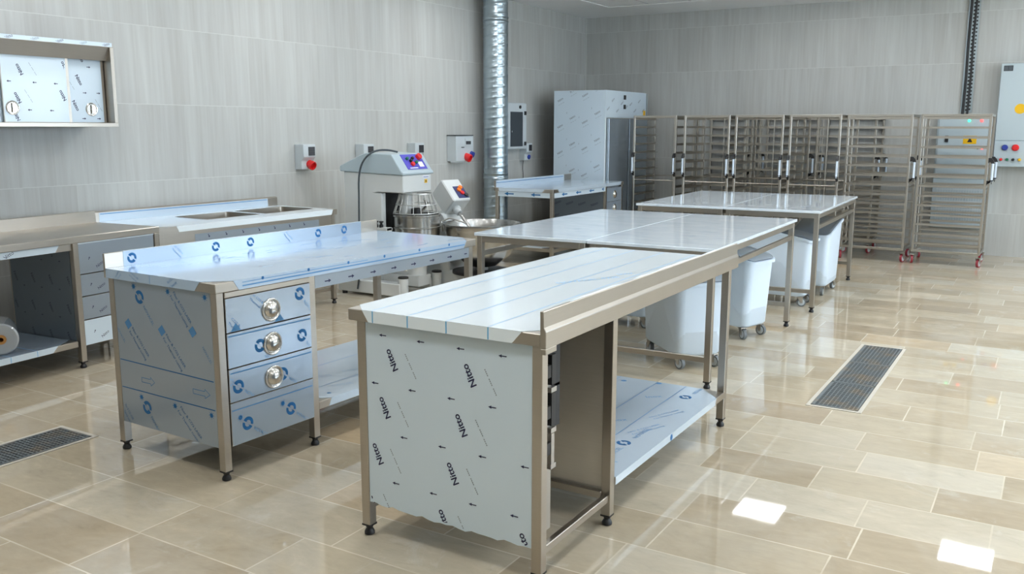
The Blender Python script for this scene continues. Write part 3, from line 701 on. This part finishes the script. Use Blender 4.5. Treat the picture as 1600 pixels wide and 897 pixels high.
m = MB(); m.box(0, .14, -.19, .19, .01, .32, SOCK); m.box(-.0, .15, -.2, .18, .322, .33, RUBBER); m.box(.05, .13, -.19, .0, -.005, .01, SOCK); m.build('housing', s4, .005)
m = MB(); m.box(.139, .146, -.0, .15, .2, .29, SOCK); m.box(.146, .149, .015, .12, .215, .255, DARKWIN); m.box(.14, .144, -.08, -.02, .175, .185, RUBBER); m.build('breaker_window', s4)
T = Matrix.Translation((.12, .03, .07)) @ Matrix.Rotation(PI/2+.35, 4, 'Y'); MB().lathe([(.045, 0), (.05, .05), (.05, .08), (.04, .085), (.036, .05), (.001, .05)], RED, 24, T).build('red_outlet', s4)
T = Matrix.Translation((.13, .14, .095)) @ Matrix.Rotation(PI/2+.35, 4, 'Y'); MB().lathe([(.038, 0), (.038, .04), (.03, .045), (.001, .046)], BLUEP, 20, T).build('blue_outlet', s4)

# ------------------------------------------------------------------ round spiral duct
m = MB(); R = .155; n = 48; P_ = .125; V = []; F = []; H = 3.23; dz = .0125; N = int(H/dz)
def ridge(q):
    q = q % 1.0; r = 0
    for c, wd_, h in ((.0, .13, .009), (.25, .10, .0022), (.5, .11, .0035), (.75, .10, .0022)):
        d = min(abs(q-c), 1-abs(q-c)); r = max(r, h*max(0, 1-d/wd_))
    return r
for i in range(N+1):
    for k in range(n):
        a = 2*PI*k/n; z = .02+i*dz; r = R+ridge(z/P_-k/n); V.append((r*math.cos(a), r*math.sin(a), z))
for i in range(N):
    for k in range(n): F.append((i*n+k, i*n+(k+1) % n, (i+1)*n+(k+1) % n, (i+1)*n+k))
m.add(V, F, GALV, True)
for z in (.99, 2.93): m.lathe([(R+.004, z-.03), (R+.011, z-.03), (R+.011, z-.022), (R+.006, z-.02), (R+.006, z+.02), (R+.011, z+.022), (R+.011, z+.03), (R+.004, z+.03)], GALV, 48)
o = m.build('ventilation_duct', loc=(-6.2, 9.86, 0), angle=1.5); tag(o, 'round galvanised spiral ventilation duct rising to the ceiling by the left wall', 'duct')

# ------------------------------------------------------------------ big spiral mixer
SM = thing('spiral_mixer', 'large grey spiral dough mixer with violet control panel and wire guard over its bowl', 'dough mixer', (-5.88, 6.6, 0))
D = .44
m = MB()   # column + head as one C-shaped housing, profile in x-z
m.prism([(0, .13), (.33, .13), (.36, .62), (.36, .99), (.42, 1.0), (.72, 1.0), (.72, 1.165), (0, 1.185)], 1, 0, D, ENAMEL); m.build('housing', SM, .008)
m = MB(); m.prism([(-.03, 1.187), (.735, 1.165), (.735, 1.185), (.715, 1.20), (.60, 1.355), (.30, 1.365), (.22, 1.34), (-.03, 1.235)], 1, -.02, D+.02, ENAMEL_G); m.build('top_cover', SM, .006)
# violet control panel lying on the sloping front of the cover
nx, nz = (1.355-1.20), (.715-.60); ll = math.hypot(nx, nz); nx /= ll; nz /= ll
def CP(a, b, o=.001):   # a along y, b 0..1 up the slope
    return (.715-(.715-.60)*b+nx*o, a, 1.20+(1.355-1.20)*b+nz*o)
m = MB(); m.add([CP(.10, .08, .0005), CP(.40, .08, .0005), CP(.40, .95, .0005), CP(.10, .95, .0005), CP(.10, .08, .004), CP(.40, .08, .004), CP(.40, .95, .004), CP(.10, .95, .004)], [(0, 1, 2, 3), (7, 6, 5, 4), (0, 4, 5, 1), (1, 5, 6, 2), (2, 6, 7, 3), (3, 7, 4, 0)], VIOLET)
mk = Marks(m, lambda a, b: CP(a, b, .0048), .1, .4, .08, .95)
mk.poly([(.30, .2), (.37, .2), (.37, .5), (.30, .5)], PAPER); mk.poly([(.14, .13), (.26, .13), (.26, .18), (.14, .18)], PAPER)
cp = m.build('control_panel', SM)
def knob(a, b, r, mt, h=.02):
    T = Matrix.Translation(CP(a, b, .004)) @ Vector((0, 0, 1)).rotation_difference(Vector((nx, 0, nz))).to_matrix().to_4x4()
    MB().lathe([(r, 0), (r, h), (r*.8, h*1.2), (.001, h*1.2)], mt, 18, T).build('button', cp)
knob(.345, .75, .03, RED, .03); knob(.16, .68, .015, GREENP); knob(.20, .55, .015, BLACK); knob(.24, .68, .015, BLACK); knob(.20, .35, .022, RED); knob(.27, .45, .015, GREENP)
m = MB(); m.box(.7205, .723, .30, .40, 1.125, 1.15, PAPER); m.box(.7232, .7236, .31, .39, 1.134, 1.140, INK); m.box(.7205, .723, .33, .37, 1.08, 1.115, YELLOW); m.box(.7232, .7236, .342, .358, 1.09, 1.106, BLACK); m.build('sticker', SM)
# recess face, base and feet
m = MB(); m.box(.361, .366, .07, D-.02, .3, .985, RUBBER); m.build('recess_panel', SM)
m = MB(); m.box(.33, .46, -.001, .06, .3, .99, ENAMEL); m.build('front_flange', SM)
m = MB(); m.box(-.06, .70, -.06, .06, .03, .15, ENAMEL); m.box(-.06, .70, D-.02, D+.10, .03, .15, ENAMEL); m.box(-.06, .30, -.0, D+.05, .03, .15, ENAMEL); m.build('base', SM, .006)
for x, y in ((.70, .0), (.74, D+.04)):
    T = Matrix.Translation((x, y, 0)); q = MB().lathe([(.048, .0), (.048, .20)], ENAMEL, 24, T).build('stabiliser', SM); MB().lathe([(.05, .2), (.05, .212), (.046, .216)], BLACK, 24, T).build('cap', q)
for x, y in ((0, -.03), (0, D+.06)): MB().lathe([(.025, 0), (.025, .03)], BLACK, 14, Matrix.Translation((x, y, 0))).build('foot', SM)
bc = Matrix.Translation((.66, .27, 0))
m = MB(); m.lathe([(.08, .30), (.16, .34), (.215, .44), (.228, .60), (.228, .765), (.238, .77), (.238, .785), (.228, .788), (.222, .78), (.222, .6), (.2, .44), (.15, .36), (.001, .34)], BOWLM, 48, bc); m.lathe([(.229, .655), (.236, .66), (.236, .67), (.229, .675)], BOWLM, 48, bc); m.build('bowl', SM)
m = MB(); m.lathe([(.09, .15), (.1, .30)], ENAMEL, 24, bc); m.box(.3, .75, .17, .37, .10, .2, ENAMEL); m.build('bowl_drive', SM)
m = MB(); K = 18
for k in range(K):
    a = 2*PI*k/K; m.tube([(.66+.155*math.cos(a), .27+.155*math.sin(a), .985), (.66+.17*math.cos(a), .27+.17*math.sin(a), .93), (.66+.215*math.cos(a), .27+.215*math.sin(a), .80)], .0038, GUARD, 6)
for r, z in ((.156, .98), (.19, .88), (.216, .80)): m.tube([(.66+r*math.cos(2*PI*k/32), .27+r*math.sin(2*PI*k/32), z) for k in range(32)], .005, GUARD, 6, True)
m.build('wire_guard', SM)
m = MB(); m.lathe([(.06, .78), (.06, .985)], ENAMEL, 18, Matrix.Translation((.56, .24, 0))); sp_ = [(.66+.10*math.cos(a*.6), .27+.10*math.sin(a*.6), .93-.045*a) for a in [k*.5 for k in range(22)]]; m.tube(sp_, .014, CHROME, 8); m.lathe([(.05, .79), (.05, .84), (.03, .85)], BLACK, 14, Matrix.Translation((.70, .22, 0))); m.build('spiral_hook', SM)
m = MB(); m.box(.40, .60, -.10, -.02, .655, .675, ENAMEL); m.box(.53, .60, -.11, -.03, .60, .68, ENAMEL)
for x in (.44, .50): m.lathe([(.02, .675), (.02, .70), (.012, .705), (.012, .72), (.022, .725), (.022, .735)], BLACK, 14, Matrix.Translation((x, -.06, 0)))
m.build('guard_bracket', SM)
MB().lathe([(.035, 0), (.035, .012), (.025, .03), (.001, .032)], ENAMEL, 20, Matrix.Translation((.2, -.002, .68)) @ Matrix.Rotation(PI/2, 4, 'X')).build('wheel_cover', SM)
path = [(.52, .18, 1.372), (.47, .10, 1.39), (.40, .02, 1.385), (.34, -.04, 1.34), (.285, -.07, 1.25), (.255, -.075, 1.12), (.25, -.075, .95), (.245, -.075, .75), (.24, -.072, .5), (.24, -.07, .3), (.2, -.085, .012)]
q = []
for i in range(len(path)-1):
    for k in range(4):
        t_ = k/4; p0 = Vector(path[max(i-1, 0)]); p1 = Vector(path[i]); p2 = Vector(path[i+1]); p3 = Vector(path[min(i+2, len(path)-1)])
        q.append(.5*((2*p1)+(-p0+p2)*t_+(2*p0-5*p1+4*p2-p3)*t_*t_+(-p0+3*p1-3*p2+p3)*t_**3))
MB().tube(q, .009, mat('grey_cable', (.045, .06, .07), .5), 8).build('power_cord', SM)

# ------------------------------------------------------------------ fork mixer with tilted head and wide bowl
FM = thing('fork_mixer', 'white dough mixer with tilted cube head and wide shallow steel bowl, behind the blue-filmed table', 'dough mixer', (-5.25, 7.4, 0))
m = MB(); m.box(-.25, .95, -.23, .12, .05, .21, ENAMEL); m.box(-.15, .2, -.23, .22, .2, .3, ENAMEL); m.build('base', FM, .01)
m = MB(); m.prism([(-.2, .28), (.14, .28), (.14, .62), (.04, .76), (-.16, .76)], 1, -.12, .18, ENAMEL); m.build('column', FM, .01)
hd = bpy.data.objects.new('head', None); C.objects.link(hd)
bpy.data.objects.remove(hd)
T = Matrix.Translation((.055, .03, .905)) @ Matrix.Rotation(math.radians(-14), 4, 'Z') @ Matrix.Rotation(math.radians(46), 4, 'Y')
m = MB(); m.box(-.15, .125, -.115, .115, -.11, .11, ENAMEL, T); h_ = m.build('head', FM, .01)
m = MB(); m.box(-.05, .10, -.03, .10, .1105, .115, NAVYST, T); c_ = m.build('control_panel', h_)
for a, b_, mt in ((.02, .02, ORANGE), (.06, .04, RED), (-.01, .055, ORANGE), (.09, .075, RUBBER)): MB().lathe([(.022, .0), (.022, .014), (.001, .015)], mt, 16, T @ Matrix.Translation((a-.02, b_, .115))).build('button', c_)
m = MB(); s0 = T @ Vector((.125, -.01, -.02)); s1 = Vector((.43, -.12, .575)); d_ = (s1-s0).normalized()
def tubeT(p, q): return Matrix.Translation(p) @ Vector((0, 0, 1)).rotation_difference((q-p).normalized()).to_matrix().to_4x4()
m.lathe([(.045, -.02), (.045, .03), (.032, .04), (.032, .075)], ENAMEL, 20, tubeT(s0, s1)); m.build('spindle_boss', FM)
m = MB(); m.tube([s0+d_*.06, s1], .017, CHROME, 12); m.tube([s1-d_*.04, s1+Vector((.05, .03, -.04)), s1+Vector((.12, .05, -.06))], .014, CHROME, 8); m.tube([s1-d_*.04, s1+Vector((-.0, -.05, -.05)), s1+Vector((.05, -.1, -.07))], .014, CHROME, 8); m.build('fork', FM)
bT = Matrix.Translation((.52, -.13, 0))
m = MB(); m.lathe([(.05, .26), (.14, .28), (.27, .38), (.34, .5), (.365, .62), (.37, .672), (.38, .678), (.38, .692), (.368, .694), (.362, .68), (.355, .62), (.33, .5), (.26, .4), (.12, .31), (.001, .33)], BOWLM, 56, bT); m.build('bowl', FM, angle=1.0)
m = MB(); m.lathe([(.06, .2), (.06, .28)], ENAMEL, 20, bT); m.lathe([(.27, .20), (.29, .205), (.29, .23), (.27, .235)], BLACK, 40, bT); m.build('bowl_drive', FM)
m = MB(); a0 = Vector((.16, -.25, .66)); m.tube([(.18, -.30, .60), (.16, -.30, .70), (.22, -.25, .73), (.33, -.2, .70), (.38, -.18, .68)], .008, CHROME, 8); m.build('bowl_guard', FM)
for x, y in ((.85, -.22), (-.15, -.2), (-.15, .05), (.85, .04)): MB().lathe([(.05, -.018), (.055, -.01), (.055, .01), (.05, .018)], BLACK, 20, Matrix.Translation((x, y, .055)) @ Matrix.Rotation(PI/2, 4, 'Y')).build('caster', FM)

# ------------------------------------------------------------------ wall box, small socket, back drawer table, fridge
WB = thing('electrical_box', 'grey wall-mounted electrical box with dark door panel, right of the duct', 'electrical box', (XL+.001, 10.56, 1.31))
m = MB(); m.box(0, .13, -.27, .27, 0, .62, SOCK); m.build('housing', WB, .005); m = MB(); m.box(.13, .142, -.265, .265, .01, .61, SOCK); d_ = m.build('door', WB, .003)
m = MB(); m.box(.1425, .146, -.16, .16, .04, .50, DARKPAN); m.build('door_panel', d_)
m = MB(); m.box(.142, .152, .205, .25, .46, .51, BLACK); m.box(.142, .152, .205, .25, .05, .10, BLACK); m.lathe([(.022, 0), (.022, .012), (.001, .014)], BLACK, 14, Matrix.Translation((.142, .09, .565)) @ Matrix.Rotation(PI/2, 4, 'Y')); m.box(.146, .15, -.135, -.12, .23, .25, CHROME); m.build('latch', d_)
s5 = socket(10.95, 1.15, 'small grey wall socket with blue outlet and a thin cable, under the electrical box', .15, .24, False)
MB().tube([(.05, -.05, 0), (.04, -.045, -.06), (.03, -.03, -.12), (.03, -.02, -.19), (.025, -.01, -.30)], .004, BLACK, 6).build('cable', s5)

W5, L5, Z5 = .80, 1.96, .90
T5 = thing('work_table', 'back stainless table with pale film top and round-knobbed drawers, in front of the tall fridge', 'work table', (-5.718, 9.058, 0))
wt = MB().box(0, W5, 0, L5, Z5-.04, Z5, STEEL).build('worktop', T5, .003)
f = top_film(T5, W5, L5, Z5, F_SKY, .11, (.4, 1, .7, 0), rim=.04, sides=(1, 1, 1, 0), vmin=.016); mk = Marks(f, lambda a, b: (a, b, Z5+.0018), .03, W5-.01, .03, L5-.03)
for a, b in ((.2, .9), (.3, 1.3), (.15, 1.5)): mk.twoline(a, b, a+.04, b+.12, .014, INK_L)
mk.line(.35, .02, .35, .3, .003, INK_L)
f.build('protective_film', wt)
bs = MB().box(0, .014, 0, L5, Z5-.04, Z5+.08, STEEL).build('backsplash', T5); f = MB(); f.box(.0142, .0152, .02, L5-.22, Z5+.001, Z5+.081, F_SKY); mk = Marks(f, lambda a, b: (.0158, a, b), 0, L5-.2, Z5, Z5+.08); mk.line(.03, Z5+.055, L5-.24, Z5+.055, .007, INK); f.build('protective_film', bs)
for x, y in ((.03, .03), (W5-.03, .03), (W5-.03, 1.44), (.03, 1.44), (W5-.03, L5-.03), (.03, L5-.03)): steel_leg(T5, x, y, Z5-.04)
ap = MB(); ap.box(W5-.02, W5-.012, .05, 1.42, Z5-.10, Z5-.04, F_WHITE); ap.box(.05, W5-.05, .012, .02, Z5-.10, Z5-.04, F_WHITE); mk = Marks(ap, lambda a, b: (W5-.0114, a, b), .06, 1.4, Z5-.10, Z5-.04)
for k in range(4): mk.arrow(.3+.36*k, Z5-.068, .14, 180, INK, .014)
mk = Marks(ap, lambda a, b: (a, .0114, b), .06, W5-.06, Z5-.1, Z5-.04)
for k in range(2): mk.arrow(.2+.36*k, Z5-.068, .13, 180, INK, .014)
ap.build('apron', T5)
sp = MB().box(.03, W5-.04, 1.41, 1.417, .2, Z5-.046, F_DARK); mk = Marks(sp, lambda a, b: (a, 1.4094, b), .04, W5-.05, .2, Z5-.06)
for i in range(4):
    for j in range(4): mk.text('Nitto', .12+.18*i-.02*j, .8-.17*j, .05, 25, NAVY)
sp.build('side_panel', T5)
for k, (za, zb) in enumerate(((.66, .835), (.485, .655), (.31, .48))):
    b = MB(); b.box(W5-.03, W5-.008, 1.463, L5-.053, za, zb, F_BLUE); b.box(.1, W5-.03, 1.48, L5-.07, za+.01, zb-.02, STEEL_D); d = b.build('drawer', T5, .0015); cup_handle(d, W5-.008, 1.69, (za+zb)/2, .05)
sh = MB().box(.03, W5-.012, .055, 1.4, .165, .205, STEEL).build('lower_shelf', T5, .002)
f = MB(); f.prism([(.12, .06), (W5-.2, .06), (W5-.15, .2), (W5-.013, .25), (W5-.013, 1.39), (.035, 1.39), (.035, .15)], 2, .2052, .2062, F_TOP); f.build('protective_film', sh)

FR = thing('fridge', 'tall white-filmed steel fridge with dark steel doors in the back corner', 'fridge', (-6.08, 11.2, 0))
m = MB(); m.box(0, .78, 0, 1.40, .10, 2.105, STEEL); cb = m.build('cabinet', FR, .004)
f = MB(); f.box(-.0, .78, -.0015, -.0003, .11, 2.103, F_WHITE); f.box(.7805, .7815, .0, 1.40, 1.735, 2.103, F_WHITE); f.box(.7805, .7815, 0, .045, .11, 1.735, F_TOP)
mk = Marks(f, lambda a, b: (a, -.0022, b), .01, .77, .2, 2.10)
for j in range(5):
    for i in range(5):
        x, y = .10+.19*i-.0*j, 1.98-.36*j+(.09 if i % 2 else 0)+.03*i; mk.text('Nitto', x, y, .042, 32, DKG); mk.dashes(x-.03, y-.075, x+.06, y-.03, .004, INK_G)
        mk.line(x-.09, y+.05, x-.088, y+.075, .004, INK_G)
mk = Marks(f, lambda a, b: (.7821, a, b), .02, 1.38, 1.745, 2.10)
for k in range(9): mk.text('Nitto', .1+.15*k, 1.86+.09*(k % 2)+.03*math.sin(k*2), .042, 32, DKG)
f.build('protective_film', cb)
MB().box(.7, .80, 1.40, 1.42, .8, 2.09, mat('grey_side_strip', lin(150, 158, 160), .4)).build('side_strip', FR); MB().box(.7825, .784, 1.30, 1.38, 1.78, 1.85, YELLOW).build('sticker', FR)
m = MB(); m.box(.7822, .792, .60, .66, 1.99, 2.05, BLACK); m.box(.7822, .79, .60, .66, 1.86, 1.92, BLACK); m.build('thermostat', FR)
DOORM = mat('mirror_grey_door', lin(160, 172, 182), .25, .6)
for a in (.05, .73):
    d = MB().box(.785, .825, a, a+.64, .2, 1.725, DOORM).build('door', FR, .004)
for x, y in ((.05, .06), (.73, .06), (.05, 1.34), (.73, 1.34)): MB().lathe([(.03, 0), (.03, .01), (.018, .02), (.018, .10)], STEEL, 14, Matrix.Translation((x, y, 0))).build('foot', FR)

# ------------------------------------------------------------------ marble-topped tables
def marble_table(x, y, yaw, W, L, Z, label, grp='marble-topped work tables', rails=True):
    t_ = thing('marble_table', label, 'marble table', (x, y, 0), yaw, grp)
    MB().box(0, W, 0, L, Z-.022, Z, MARBLE).build('marble_top', t_, .003)
    e = .035
    for px, py in ((e, e), (W-e, e), (W-e, L-e), (e, L-e)): steel_leg(t_, px, py, Z-.023)
    m = MB(); s = .04
    for py in (e-s/2, L-e-s/2): m.box(e+.02, W-e-.02, py, py+s, Z-.065, Z-.023, STEEL)
    for px in (e-s/2, W-e-s/2): m.box(px, px+s, e+.02, L-e-.02, Z-.065, Z-.023, STEEL)
    m.build('top_frame', t_, .002)
    for px in (e-.012, W-e-.012): MB().box(px, px+.025, e+.02, L-e-.02, Z-.165, Z-.13, STEEL).build('side_rail', t_, .002)
    for py in (e-.012, L-e-.012): MB().box(e+.02, W-e-.02, py, py+.025, .165, .20, STEEL).build('lower_rail', t_, .002)
    return t_
y1 = math.radians(1.11); y2 = math.radians(1.9)
marble_table(-3.439, 5.183, y1, .861, 2.132, .881, 'marble table in the nearer pair, left half, its left side towards the wide mixing bowl')
marble_table(-3.439+.865*math.cos(y1), 5.183+.865*math.sin(y1), y1, .861, 2.132, .881, 'marble table in the nearer pair, right half, with white bins beneath it')
marble_table(-3.405, 7.918, y2, .845, 2.02, .895, 'marble table in the farther pair, left half, in front of the leftmost tray rack')
marble_table(-3.405+.849*math.cos(y2), 7.918+.849*math.sin(y2), y2, .845, 2.02, .895, 'marble table in the farther pair, right half, nearest the two big racks on the right')

# ------------------------------------------------------------------ white ingredient bins
def caster(parent, x, y, rz, r=.045, tread=GREYRUB, hub=SOCK):
    T = Matrix.Translation((x, y, 0)) @ Matrix.Rotation(rz, 4, 'Z'); m = MB()
    W_ = T @ Matrix.Translation((.02, 0, r)) @ Matrix.Rotation(PI/2, 4, 'X')
    m.lathe([(r*.7, -.012), (r, -.012), (r, .012), (r*.7, .012)], tread, 24, W_); m.lathe([(.004, -.014), (r*.72, -.014), (r*.74, -.01), (r*.74, .01), (r*.72, .014), (.004, .014)], hub, 24, W_)
    for s in (-1, 1): m.add([tuple(T @ Vector(p)) for p in ((-.02, s*.019, r*2+.008), (.03, s*.019, r*2+.008), (.03, s*.019, r-.005), (.012, s*.019, r-.008), (-.02, s*.022, r*2+.008), (.03, s*.022, r*2+.008), (.03, s*.022, r-.005), (.012, s*.022, r-.008))], [(0, 1, 2, 3), (7, 6, 5, 4), (0, 4, 5, 1), (1, 5, 6, 2), (2, 6, 7, 3), (3, 7, 4, 0)], STEEL)
    m.box(-.022, .032, -.024, .024, r*2+.006, r*2+.014, STEEL, T); return m.build('caster', parent)
def bin_(x, y, rz, label, W=.35, L=.60, hf=.585, hb=.70, lid=LIDC):
    t_ = thing('ingredient_bin', label, 'ingredient bin', (x, y, 0), rz, None)
    m = MB(); z0 = .092
    def ring(f, z, slope=False, grow=0):
        R_ = rrect(L*f+grow, W*f+grow, .06*f, 5); out = []
        for p in R_:
            zz = z
            if slope:
                q = min(1, max(0, (L/2-p[0])/(L*.5))); zz = hf+(hb-hf)*q+z
            out.append((p[0], p[1], zz))
        return out
    m.loft([ring(.80, z0), ring(.86, z0+.02), ring(.97, 0, True, -.01), ring(.97, -.0, True, .022), ring(.97, .02, True, .022), ring(.97, .02, True, -.004), ring(.86, z0+.03)], WHITEP, True, True, True)
    m.build('body', t_, angle=.9)
    m = MB(); m.loft([ring(.97, .021, True, -.006), ring(.97, .027, True, .004), ring(.9, .032, True, 0)], lid, True, True, True); m.build('lid', t_, angle=.9)
    m = MB(); m.box(-L*.36, L*.36, -W*.33, W*.33, .086, .093, STEEL); m.build('base_plate', t_)
    for sx in (-1, 1):
        for sy in (-1, 1): caster(t_, sx*L*.34, sy*W*.33, random.uniform(-.5, .5)+(PI if sx < 0 else 0), .040)
    return t_
random.seed(5)
bin_(-2.15, 5.86, math.radians(-45), 'white wheeled bin turned corner-on, nearest one, behind the far leg of the front table', hf=.575, W=.38, L=.68)
bin_(-2.13, 6.86, math.radians(-17), 'white wheeled bin with grey lid poking out under the nearer marble tables')
bin_(-2.12, 8.34, 0, 'white wheeled bin with sloping dark lid, broad side showing, under farther marble tables', lid=LIDM, W=.36, L=.62)
bin_(-1.98, 9.12, -PI/2, 'white wheeled ingredient bin with dark lid, narrow end showing, farthest towards the racks', lid=LIDM, W=.38, L=.62, hf=.57, hb=.69)
bin_(-2.97, 6.76, 0, 'white wheeled ingredient bin mostly hidden, deep under the middle of the nearer marble tables')

# ------------------------------------------------------------------ tray racks
def rack():
    t_ = thing('tray_rack', 'x', 'tray rack', (0, 0, 0)); X, Y, H0, H1, p = .62, .74, .16, 1.765, .028
    hx, hy = X/2-p/2, Y/2-p/2
    for sx in (-1, 1):
        for sy in (-1, 1): MB().box(sx*hx-p/2, sx*hx+p/2, sy*hy-p/2, sy*hy+p/2, H0-.02, H1, RACKM).build('post', t_, .003)
    for z, nm in ((H1-.03, 'top_frame'), (H0-.02, 'base_frame')):
        m = MB()
        for s in (-1, 1):
            m.box(-hx, hx, s*hy-p/2+.001, s*hy+p/2-.001, z, z+.028, RACKM); m.box(s*hx-p/2+.001, s*hx+p/2-.001, -hy, hy, z, z+.028, RACKM)
        m.build(nm, t_, .002)
    MB().tube([(-hx, -hy, .90), (hx, -hy, .90)], .008, RACKM, 8).build('cross_brace', t_); MB().tube([(-hx, hy, .93), (hx, hy, .93)], .008, RACKM, 8).build('cross_brace', t_)
    m = MB(); m.tube([(0, hy, H0), (0, hy, H1-.02)], .007, RACKM, 8); m.build('stop_bar', t_)
    base = None
    for s in (-1, 1):
        for k in range(14):
            z = .235+.1135*k; r = MB()
            xi = s*(hx-p/2-.003); xo = s*(hx-p/2-.040)
            r.box(min(xi, xo), max(xi, xo), -hy-.004, hy+.004, z, z+.004, RACKM); r.box(min(xi, xi-s*.003), max(xi, xi-s*.003), -hy-.004, hy+.004, z, z+.026, RACKM); r.box(s*(hx-p/2-.001), s*(hx+p/2+.002), -hy, -hy+.012, z, z+.02, RACKM); r.box(min(s*(hx+p/2), s*(hx+p/2+.003)), max(s*(hx+p/2), s*(hx+p/2+.003)), -hy, hy, z, z+.022, RACKM)
            r.build('runner', t_)
    for sx in (-1, 1):
        h = MB(); x = sx*hx; y = -hy-p/2
        for z, d in ((1.24, 1), (.98, -1)):
            h.prism([(y+.002, z-.03), (y+.002, z+.03), (y-.03, z+.028*1), (y-.055, z+.015*-d+.01), (y-.065, z-d*.035), (y-.03, z-d*.035), (y-.02, z-.02*d)], 0, x-.014, x+.014, BLACK)
        h.box(x-.004, x+.004, y-.052, y-.044, .97, 1.25, BLACK); h = h.build('handle', t_, .003); MB().lathe([(.013, 1.0), (.013, 1.22)], WHITEP, 12, Matrix.Translation((x, y-.048, 0))).build('grip', h)
    for sx in (-1, 1):
        for sy in (-1, 1): caster(t_, sx*hx, sy*hy, (PI if sx > 0 else 0)+.3*sy, .05, REDWHEEL, SOCK)
    return t_
RK = rack()
specs = [(-4.70, 11.87, 0, 'steel tray rack with open end facing us, leftmost, beside the fridge doors', 'f'),
         (-3.96, 11.82, 0, 'steel tray rack with open end facing us, second from left, slightly taller in view', 'f'),
         (-3.29, 11.87, 0, 'steel tray rack with open end facing us, third from left in the row', 'f'),
         (-2.60, 11.87, 0, 'steel tray rack, open end facing us, rightmost of the four open-ended racks', 'f'),
         (-1.88, 11.955, PI/2, 'steel tray rack standing side-on, left one of the two on the right', 's'),
         (-1.055, 11.955, PI/2, 'steel tray rack side-on, rightmost, before the cabinet with red and green lights', 's'),
         (-4.02, 12.585, PI/2, 'steel tray rack side-on against the back wall, behind the second open-ended rack', 'b'),
         (-3.20, 12.585, PI/2, 'steel tray rack side-on against the back wall, behind the third open-ended rack', 'b'),
         (-2.38, 12.585, PI/2, 'steel tray rack side-on against the back wall, behind the fourth open-ended rack', 'b')]
for k, (x, y, rz, lb, gp) in enumerate(specs):
    o = RK if k == 0 else copy_tree(RK)
    o.location = (x, y, 0); o.rotation_euler = (0, 0, rz); o['label'] = lb; o['category'] = 'tray rack'; o['group'] = 'tray racks along the back wall'

# ------------------------------------------------------------------ electrical panels and cable tray on the back wall
EP = thing('control_cabinet', 'pale grey control cabinet with red and green lights, behind the rightmost rack', 'control cabinet', (-1.36, YB-.001, .35))
m = MB(); m.box(0, .64, -.20, 0, 0, 1.42, PANELM); m.build('housing', EP, .006)
m = MB(); m.box(.02, .62, -.212, -.2005, .62, 1.41, PANELM); d_ = m.build('door', EP, .003)
m = MB(); m.box(.10, .14, -.222, -.2125, 1.08, 1.16, BLACK); m.box(.10, .24, -.216, -.2125, 1.385, 1.40, BLACK); m.build('latch', d_)
m = MB(); m.box(.31, .46, -.2145, -.2125, 1.06, 1.16, YELLOW); m.add([(.355, -.215, 1.08), (.415, -.215, 1.08), (.385, -.215, 1.14)], [(0, 1, 2)], BLACK); m.build('warning_sign', d_)
for x, z, mt in ((.36, 1.345, LED_G), (.50, 1.345, LED_R), (.53, 1.01, LED_R), (.48, 1.01, GREENP)): MB().lathe([(.017, 0), (.016, .012), (.001, .016)], mt, 16, Matrix.Translation((x, -.212, z)) @ Matrix.Rotation(PI/2, 4, 'X')).build('indicator_light', d_)
m = MB()
for k in range(10): m.box(.05, .60, -.206, -.2005, .08+.05*k, .095+.05*k, SOCK)
for k in range(18): m.box(.06+.03*k, .066+.03*k, -.208, -.2005, .08, .55, SOCK)
m.build('vent_grille', EP)
CP2 = thing('control_cabinet', 'large pale grey control cabinet at the right edge with blue and red knobs', 'control cabinet', (-.70, YB-.001, 1.135))
m = MB(); m.box(0, 1.0, -.25, 0, 0, 1.24, PANELM); m.build('housing', CP2, .006); m = MB(); m.box(.005, .995, -.258, -.2505, .322, 1.235, PANELM); m.build('door', CP2, .003)
m = MB(); m.box(.005, .995, -.258, -.2505, .005, .315, PANELM); c_ = m.build('control_panel', CP2, .003)
m = MB(); m.box(.03, .13, -.262, -.2585, 1.15, 1.215, DARKPAN)
mk = Marks(m, lambda a, b: (a, -.2625, b), .03, .13, 1.15, 1.215)
for k in range(3): mk.dashes(.04, 1.165+.016*k, .12, 1.165+.016*k, .004, INK_G, 9)
m.build('label_plate', CP2)
m = MB(); m.lathe([(.06, 0), (.06, .002)], YELLOW, 24, Matrix.Translation((.245, -.2585, .70)) @ Matrix.Rotation(PI/2, 4, 'X')); m.build('warning_sign', CP2)
for x, z, r, mt in ((.12, .235, .035, BLUEP), (.235, .235, .04, RED), (.09, .09, .018, RED), (.155, .09, .018, GREENP), (.22, .09, .018, BLACK), (.29, .09, .018, YELLOW)): MB().lathe([(r, 0), (r, .02), (r*.7, .035), (.001, .036)], mt, 20, Matrix.Translation((x, -.258, z)) @ Matrix.Rotation(PI/2, 4, 'X')).build('knob', c_)
CT = thing('cable_tray', 'vertical cable tray with black cables running down the back wall', 'cable tray', (-1.065, YB-.001, 1.80))
m = MB(); Ht = ZC-.022-1.80; m.box(-.06, .06, -.006, 0, 0, Ht, GALV); m.box(-.065, -.06, -.03, 0, 0, Ht, GALV); m.box(.06, .065, -.03, 0, 0, Ht, GALV)
k = .02
while k < Ht-.03: m.box(-.012, .012, -.0075, -.0062, k, k+.022, BLACK); m.box(.03, .048, -.0075, -.0062, k+.01, k+.03, BLACK); k += .045
m.build('tray', CT)
for x, r in ((-.035, .016), (.018, .013)):
    c_ = MB(); c_.tube([(x, -.024, -.03), (x+.004, -.024, Ht*.3), (x-.003, -.024, Ht*.6), (x, -.024, Ht)], r, RUBBER, 10); c_.build('cable', CT)
